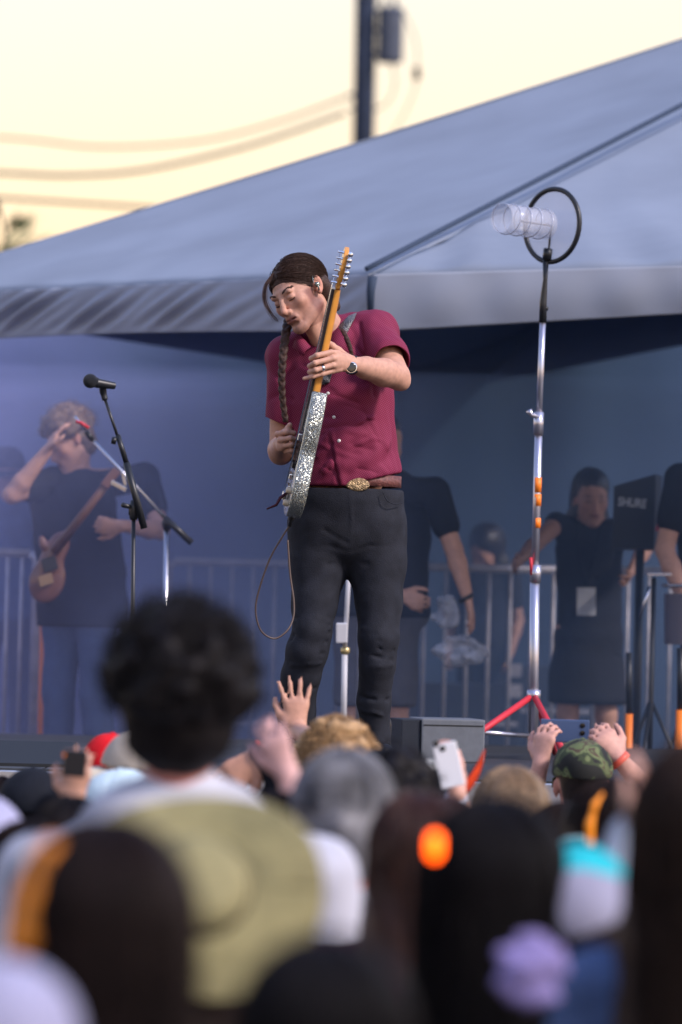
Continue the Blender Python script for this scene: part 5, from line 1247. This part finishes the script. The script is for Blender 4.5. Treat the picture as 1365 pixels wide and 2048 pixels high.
# man in camouflage cap filming with a phone
g = crowd('man in camouflage cap filming with raised arms', 1165, 1492, 14.0, shirt=white_c, sleeve='none', skin=(.55, .30, .24), vox=.009,
          arms={'a': (P(1330, 1620, 14.2), P(1240, 1520, 14.05)), 'b': (P(1050, 1640, 14.1), P(1082, 1530, 14.05))}, hand_dirs={'a': ((-.55, .1, .8), (-.5, .9, .2), .95, .75, .05, -1), 'b': ((.12, .1, 1), (.6, .8, 0), .95, .7, .05, 1)})
g.hair(hair_dk, 'short', .92, seed=7, count=0)
cam_m = bpy.data.materials.new('camouflage'); cam_m.use_nodes = True; nt = cam_m.node_tree; b = nt.nodes['Principled BSDF']; b.inputs['Roughness'].default_value = .85
tc = nt.nodes.new('ShaderNodeTexCoord'); nz = nt.nodes.new('ShaderNodeTexNoise'); nz.inputs['Scale'].default_value = 17; nz.inputs['Detail'].default_value = 1.5; nz.inputs['Distortion'].default_value = .8; nt.links.new(tc.outputs['Object'], nz.inputs['Vector'])
rp = nt.nodes.new('ShaderNodeValToRGB'); rp.color_ramp.interpolation = 'CONSTANT'; els = rp.color_ramp.elements; els[0].position = 0; els[0].color = (.008, .009, .008, 1); els[1].position = .42; els[1].color = (.035, .05, .02, 1)
for p_, c3 in ((.50, (.12, .15, .06)), (.57, (.06, .04, .025)), (.63, (.10, .13, .05))): e = els.new(p_); e.color = (*c3, 1)
nt.links.new(nz.outputs['Fac'], rp.inputs[0]); nt.links.new(rp.outputs[0], b.inputs['Base Color'])
g.cap(cam_m, cam_m, turn=0, label='camouflage cap on the man who is filming', vox=.004)
ww = (P(1246, 1527, 14.05) - P(1234, 1514, 14.05)); MB().tube([P(1240, 1520, 14.05) - ww.normalized() * .008, P(1240, 1520, 14.05) + ww.normalized() * .010], .033, 14).build('wristband', mat('coral_band', (.8, .12, .07), .4), g.root)
def phone(label, c, ux, uy, m, lenses, cam_at=(.6, .7), size=(.036, .074)):
    ux = Vector(ux).normalized(); uy = Vector(uy); uy = (uy - ux * uy.dot(ux)).normalized(); n = ux.cross(uy); n = n if n.y < 0 else -n
    o = empty('phone', c, label, 'phone'); MB().box(c, ux * size[0], uy * size[1], n * .0042, .0035).build('case', m, o, smooth=False)
    MB().box(Vector(c) - n * .0046, ux * size[0] * .92, uy * size[1] * .94, n * .0006).build('screen', mat('phone_screen', (.03, .035, .05), .1), o, smooth=False)
    for a, b_ in lenses: MB().lathe(Vector(c) + ux * a + uy * b_ + n * .004, n, [(0, .0075), (.0025, .0075), (.003, .0055)], 14).build('lens', mat('lens_black', (.008, .008, .01), .08), o, edge=True)
    return o
phone('dark blue phone held level above the camouflage cap', P(1130, 1462, 14.16), _rt - _up * .03, _up, mat('blue_phone', (.05, .085, .18), .35), ((.052, .018), (.052, -.004)), size=(.072, .034))
# hand with the white phone, black cap with white floral top
g = crowd('person in black cap with white floral top lifting a white phone', 852, 1540, 12.4, shirt=black_tee, skin=LIGHT_SKIN, vox=.009, arms={'a': (P(935, 1690, 12.2), P(915, 1588, 12.05)), 'b': (P(720, 1740, 12.4), P(730, 1800, 12.3))}, hand_dirs={'a': ((-.05, .2, 1), (-.9, .5, 0), .95, .45, .10, -1)}); g.hair(hair_bk, 'short', .90, seed=8, count=60)
o = g.cap(black_tee, black_tee, turn=0, label='black cap with white floral print on its top', vox=.005)
fl = bpy.data.materials.new('floral_print'); fl.use_nodes = True; nt = fl.node_tree; b = nt.nodes['Principled BSDF']; b.inputs['Roughness'].default_value = .8
tc = nt.nodes.new('ShaderNodeTexCoord'); nz = nt.nodes.new('ShaderNodeTexVoronoi'); nz.feature = 'DISTANCE_TO_EDGE'; nz.inputs['Scale'].default_value = 55; nt.links.new(tc.outputs['Object'], nz.inputs['Vector']); rp = nt.nodes.new('ShaderNodeValToRGB'); rp.color_ramp.elements[0].position = .08; rp.color_ramp.elements[0].color = (.03, .03, .03, 1); rp.color_ramp.elements[1].position = .16; rp.color_ramp.elements[1].color = (.62, .62, .58, 1); nt.links.new(nz.outputs['Distance'], rp.inputs[0]); nt.links.new(rp.outputs[0], b.inputs['Base Color'])
M_ = g.headM; f = Field(.005, .006); f.ell(M_ @ Vector((0, .012, .056)), (.090, .110, .094), M_); f.cut(M_ @ Vector((0, -.01, .098)), M_.to_3x3() @ Vector((0, 0, -1))); link('top_panel', f.mesh('top_panel'), fl, o)
phone('white phone with two lenses held up beside the red fan', P(898, 1530, 11.98), _rt + _up * .22, _up - _rt * .22, mat('white_phone', (.75, .76, .8), .25), ((-.020, .058), (-.006, .044)), size=(.030, .056))
MB().tube([P(910, 1593, 12.05), P(913, 1603, 12.06)], .030, 14).build('bracelet', white_c, g.root)
# red fan: a curved pointed blade with a dark rim
fan = empty('hand_fan', P(905, 1600, 12.1), 'red orange pointed fan held up beside the white phone', 'fan')
red_f = mat('red_fan', (.75, .07, .02), .5, noise=.2, scale=50); m = MB(); e0 = spline([P(893, 1598, 12.1), P(925, 1568, 12.1), P(950, 1535, 12.1), P(970, 1499, 12.1)], 6); e1 = spline([P(905, 1603, 12.12), P(938, 1582, 12.14), P(960, 1545, 12.13), P(970, 1499, 12.1)], 6)
m.grid(lambda u, v: e0[int(round(u * 18))].lerp(e1[int(round(u * 18))], v) + Vector((0, -.01 * math.sin(math.pi * v), 0)), 18, 5).build('blade', red_f, fan, thick=.003)
MB().tube(e1, .003, 6).build('rim', black_tee, fan); MB().tube(e0, .002, 6).build('rim', black_tee, fan)
MB().tube([P(898, 1600, 12.1), P(880, 1640, 12.15)], .008, 8).build('handle', black_tee, fan)
# black haired head between grey hair and floral cap
g = crowd('person with black braided hair behind the grey haired man', 790, 1528, 10.6, shirt=black_tee, skin=DEEP); g.hair(hair_bk, 'curly', 1.08, seed=14, count=300)
# tan curls with both hands up
g = crowd('person with short tan curls reaching a hand towards the stage', 676, 1462, 12.4, shirt=maroon, skin=(.50, .27, .19), vox=.009, arms={'b': (P(660, 1500, 13.2), P(596, 1462, 14.0)), 'a': (P(800, 1700, 12.4), P(790, 1790, 12.3))}, hand_dirs={'b': ((-.08, .1, 1), (0, 1, -.1), .98, .10, .30, 1)}); g.hair(hair_tan, 'afro', 1.14, seed=15, count=2600, vox=.006)
# blurred hand thrown up in front, and drooping hand with blue wristband
g = crowd('person behind the curly man throwing up a pale hand', 500, 1600, 9.6, shirt=white_c, skin=(.62, .36, .33), arms={'a': (P(604, 1620, 9.6), P(578, 1552, 9.6)), 'b': (P(420, 1760, 9.6), P(430, 1850, 9.5))}, hand_dirs={'a': ((-.40, .0, .9), (.3, 1, 0), .86, .45, .04, 1)}); g.hair(hair_br, 'short', 1, seed=16, count=80)
g = crowd('person in black sleeves reaching out a hand with blue wristband', 575, 1560, 12.6, shirt=black_tee, sleeve='long', skin=(.48, .25, .17), vox=.008, arms={'b': (P(575, 1568, 12.5), P(523, 1508, 12.5)), 'a': (P(640, 1700, 12.6), P(640, 1800, 12.5))}, hand_dirs={'b': ((-.75, -.05, -.62), (0, 1, -.3), 1.1, .45, .05, 1)}); g.hair(hair_dk, 'short', .95, seed=17, count=60)
wd_ = (P(498, 1492, 12.5) - P(523, 1508, 12.5)); wv_ = Vector((-.6, 0, -.5)).normalized()
MB().tube([P(528, 1506, 12.5), P(516, 1514, 12.5)], .036, 16).build('wristband', mat('blue_band', (.10, .25, .75), .4), g.root)
MB().tube([P(532, 1499, 12.5), P(527, 1504, 12.5)], .034, 16).build('wristband', mat('red_band', (.8, .06, .03), .4), g.root)
# caps at the left
red_c = cloth('red_cotton', (.62, .012, .018)); tan_c = cloth('tan_cotton', (.42, .37, .31)); cream = cloth('cream_cotton', (.68, .60, .46)); lb = cloth('pale_blue_cotton', (.52, .66, .72))
g = crowd('person in red cap standing behind the tan cap', 226, 1482, 13.2, shirt=white_c, vox=.010); g.hair(hair_dk, 'short', .90, seed=18, count=0); g.cap(red_c, red_c, turn=180, label='bright red cap behind the tan cap')
g = crowd('person in tan cap with cream peak turned sideways', 266, 1474, 12.4, yaw=-95, shirt=white_c, skin=LIGHT_SKIN, vox=.010); g.hair(hair_br, 'short', .90, seed=19, count=0); g.cap(tan_c, cream, label='tan cap with cream peak pointing sideways')
g = crowd('person in pale blue cap below the red cap', 222, 1556, 11.6, yaw=-110, shirt=black_tee, skin=DEEP, vox=.010); g.hair(hair_bk, 'short', .90, seed=20, count=0); g.cap(lb, lb, label='pale blue cap below the red cap')
g = crowd('person in plain black cap in front of the low wedge', 68, 1550, 12.6, shirt=black_tee, vox=.010); g.hair(hair_bk, 'short', .90, seed=22, count=60); g.cap(black_tee, black_tee, label='plain black cap in front of the low wedge')
g = crowd('person in white cap next to the black cap', -32, 1612, 9.4, shirt=black_tee, vox=.010, skin=DEEP); g.hair(hair_bk, 'short', .90, seed=23, count=0); g.cap(lav, lav, label='white cap with lavender shade next to the black cap')
g = crowd('person holding up a dark phone beside the red cap', 120, 1640, 11.0, shirt=navy, arms={'a': (P(150, 1740, 10.9), P(150, 1612, 10.9))}, hand_dirs={'a': ((.0, .1, 1), (.3, .9, 0), .95, .5, .05, 1)}); g.hair(hair_dk, 'short', 1, seed=24, count=60)
phone('dark phone with orange edge held beside the red cap', P(150, 1527, 10.85), _rt - _up * .1, _up, mat('black_phone', (.015, .015, .018), .3), (), size=(.026, .030))
MB().box(P(146, 1510, 10.85), _rt * .022, _fw * .004, _up * .004, .001).build('screen_edge', MATS['orange_glint_and_trim'], [o for o in bpy.data.objects if o.name.startswith('phone') and o.type == 'EMPTY'][-1], smooth=False)

# more heads packed between the others
more = (('person with dark brown hair below the white cap', 48, 1662, 9.0, hair_br, 'short', navy), ('person with black hair between the pale blue cap and the straw hat', 150, 1612, 9.9, hair_bk, 'long', black_tee),
        ('person with brown hair in front of the pale hand', 548, 1606, 9.2, hair_br, 'short', olive), ('person with dark hair in front of the black sleeves', 470, 1588, 10.9, hair_bk, 'short', navy),
        ('person with chestnut hair under the red fan', 905, 1612, 10.2, hair_au, 'long', maroon), ('person with dark brown hair below the camouflage cap', 1118, 1622, 10.4, hair_br, 'long', black_tee),
        ('person with black hair right of the camouflage cap', 1296, 1588, 10.8, hair_bk, 'long', navy), ('person with short black hair beside the raised white sleeve', 1318, 1650, 8.8, hair_bk, 'curly', black_tee),
        ('person with brown hair left of the grey haired man', 748, 1640, 9.9, hair_br, 'long', navy), ('person with dark hair left of the black cap', -8, 1566, 13.2, hair_br, 'short', navy))
for i, (lab, px, py, d, hm, kd, shm) in enumerate(more):
    g = crowd(lab, px, py, d, shirt=shm, vox=.013, head=(random.Random(i).uniform(-25, 25), 0, random.Random(i + 50).uniform(-8, 8))); g.hair(hm, kd, 1.06, .14, seed=200 + i, count=160, vox=.009)
# ================================================================== stage smoke drifting under the tent
sm = bpy.data.materials.new('stage_smoke'); sm.use_nodes = True; nt = sm.node_tree; nt.nodes.remove(nt.nodes['Principled BSDF'])
pv = nt.nodes.new('ShaderNodeVolumePrincipled'); pv.inputs['Color'].default_value = (.40, .47, .84, 1); pv.inputs['Anisotropy'].default_value = 0.0; pv.inputs['Density'].default_value = .12
nt.links.new(pv.outputs[0], nt.nodes['Material Output'].inputs['Volume'])
tc = nt.nodes.new('ShaderNodeTexCoord'); sx = nt.nodes.new('ShaderNodeSeparateXYZ'); nt.links.new(tc.outputs['Object'], sx.inputs[0])
rx = nt.nodes.new('ShaderNodeMapRange'); rx.inputs[1].default_value = -2.2; rx.inputs[2].default_value = .6; rx.inputs[3].default_value = .215; rx.inputs[4].default_value = .115; rx.interpolation_type = 'SMOOTHSTEP'; nt.links.new(sx.outputs[0], rx.inputs[0])
nz = nt.nodes.new('ShaderNodeTexNoise'); nz.inputs['Scale'].default_value = 1.2; nz.inputs['Detail'].default_value = 3; nt.links.new(tc.outputs['Object'], nz.inputs['Vector'])
nr = nt.nodes.new('ShaderNodeMapRange'); nr.inputs[1].default_value = .3; nr.inputs[2].default_value = .7; nr.inputs[3].default_value = .25; nr.inputs[4].default_value = 2.0; nt.links.new(nz.outputs['Fac'], nr.inputs[0])
mu = nt.nodes.new('ShaderNodeMath'); mu.operation = 'MULTIPLY'; nt.links.new(rx.outputs[0], mu.inputs[0]); nt.links.new(nr.outputs[0], mu.inputs[1]); nt.links.new(mu.outputs[0], pv.inputs['Density'])
cm_ = nt.nodes.new('ShaderNodeMix'); cm_.data_type = 'RGBA'; cm_.inputs[6].default_value = (.48, .53, .90, 1); cm_.inputs[7].default_value = (.20, .30, .50, 1)  # stage light's tint painted into smoke colour, lavender left to dark teal right
rc = nt.nodes.new('ShaderNodeMapRange'); rc.inputs[1].default_value = -1.6; rc.inputs[2].default_value = .5; nt.links.new(sx.outputs[0], rc.inputs[0]); nt.links.new(rc.outputs[0], cm_.inputs[0]); nt.links.new(cm_.outputs[2], pv.inputs['Color'])
for c_, h_ in (((.6, 23.2, 2.0), (4.6, 4.2, .9)), ((2.7, 24.1, 3.255), (2.4, 3.3, .35)), ((-1.9, 25.4, 3.255), (2.19, 2.0, .35))):
    o = MB().box(c_, (h_[0], 0, 0), (0, h_[1], 0), (0, 0, h_[2])).build('stage_smoke', None, smooth=False); o.data.materials.append(sm); tag(o, kind='stuff')
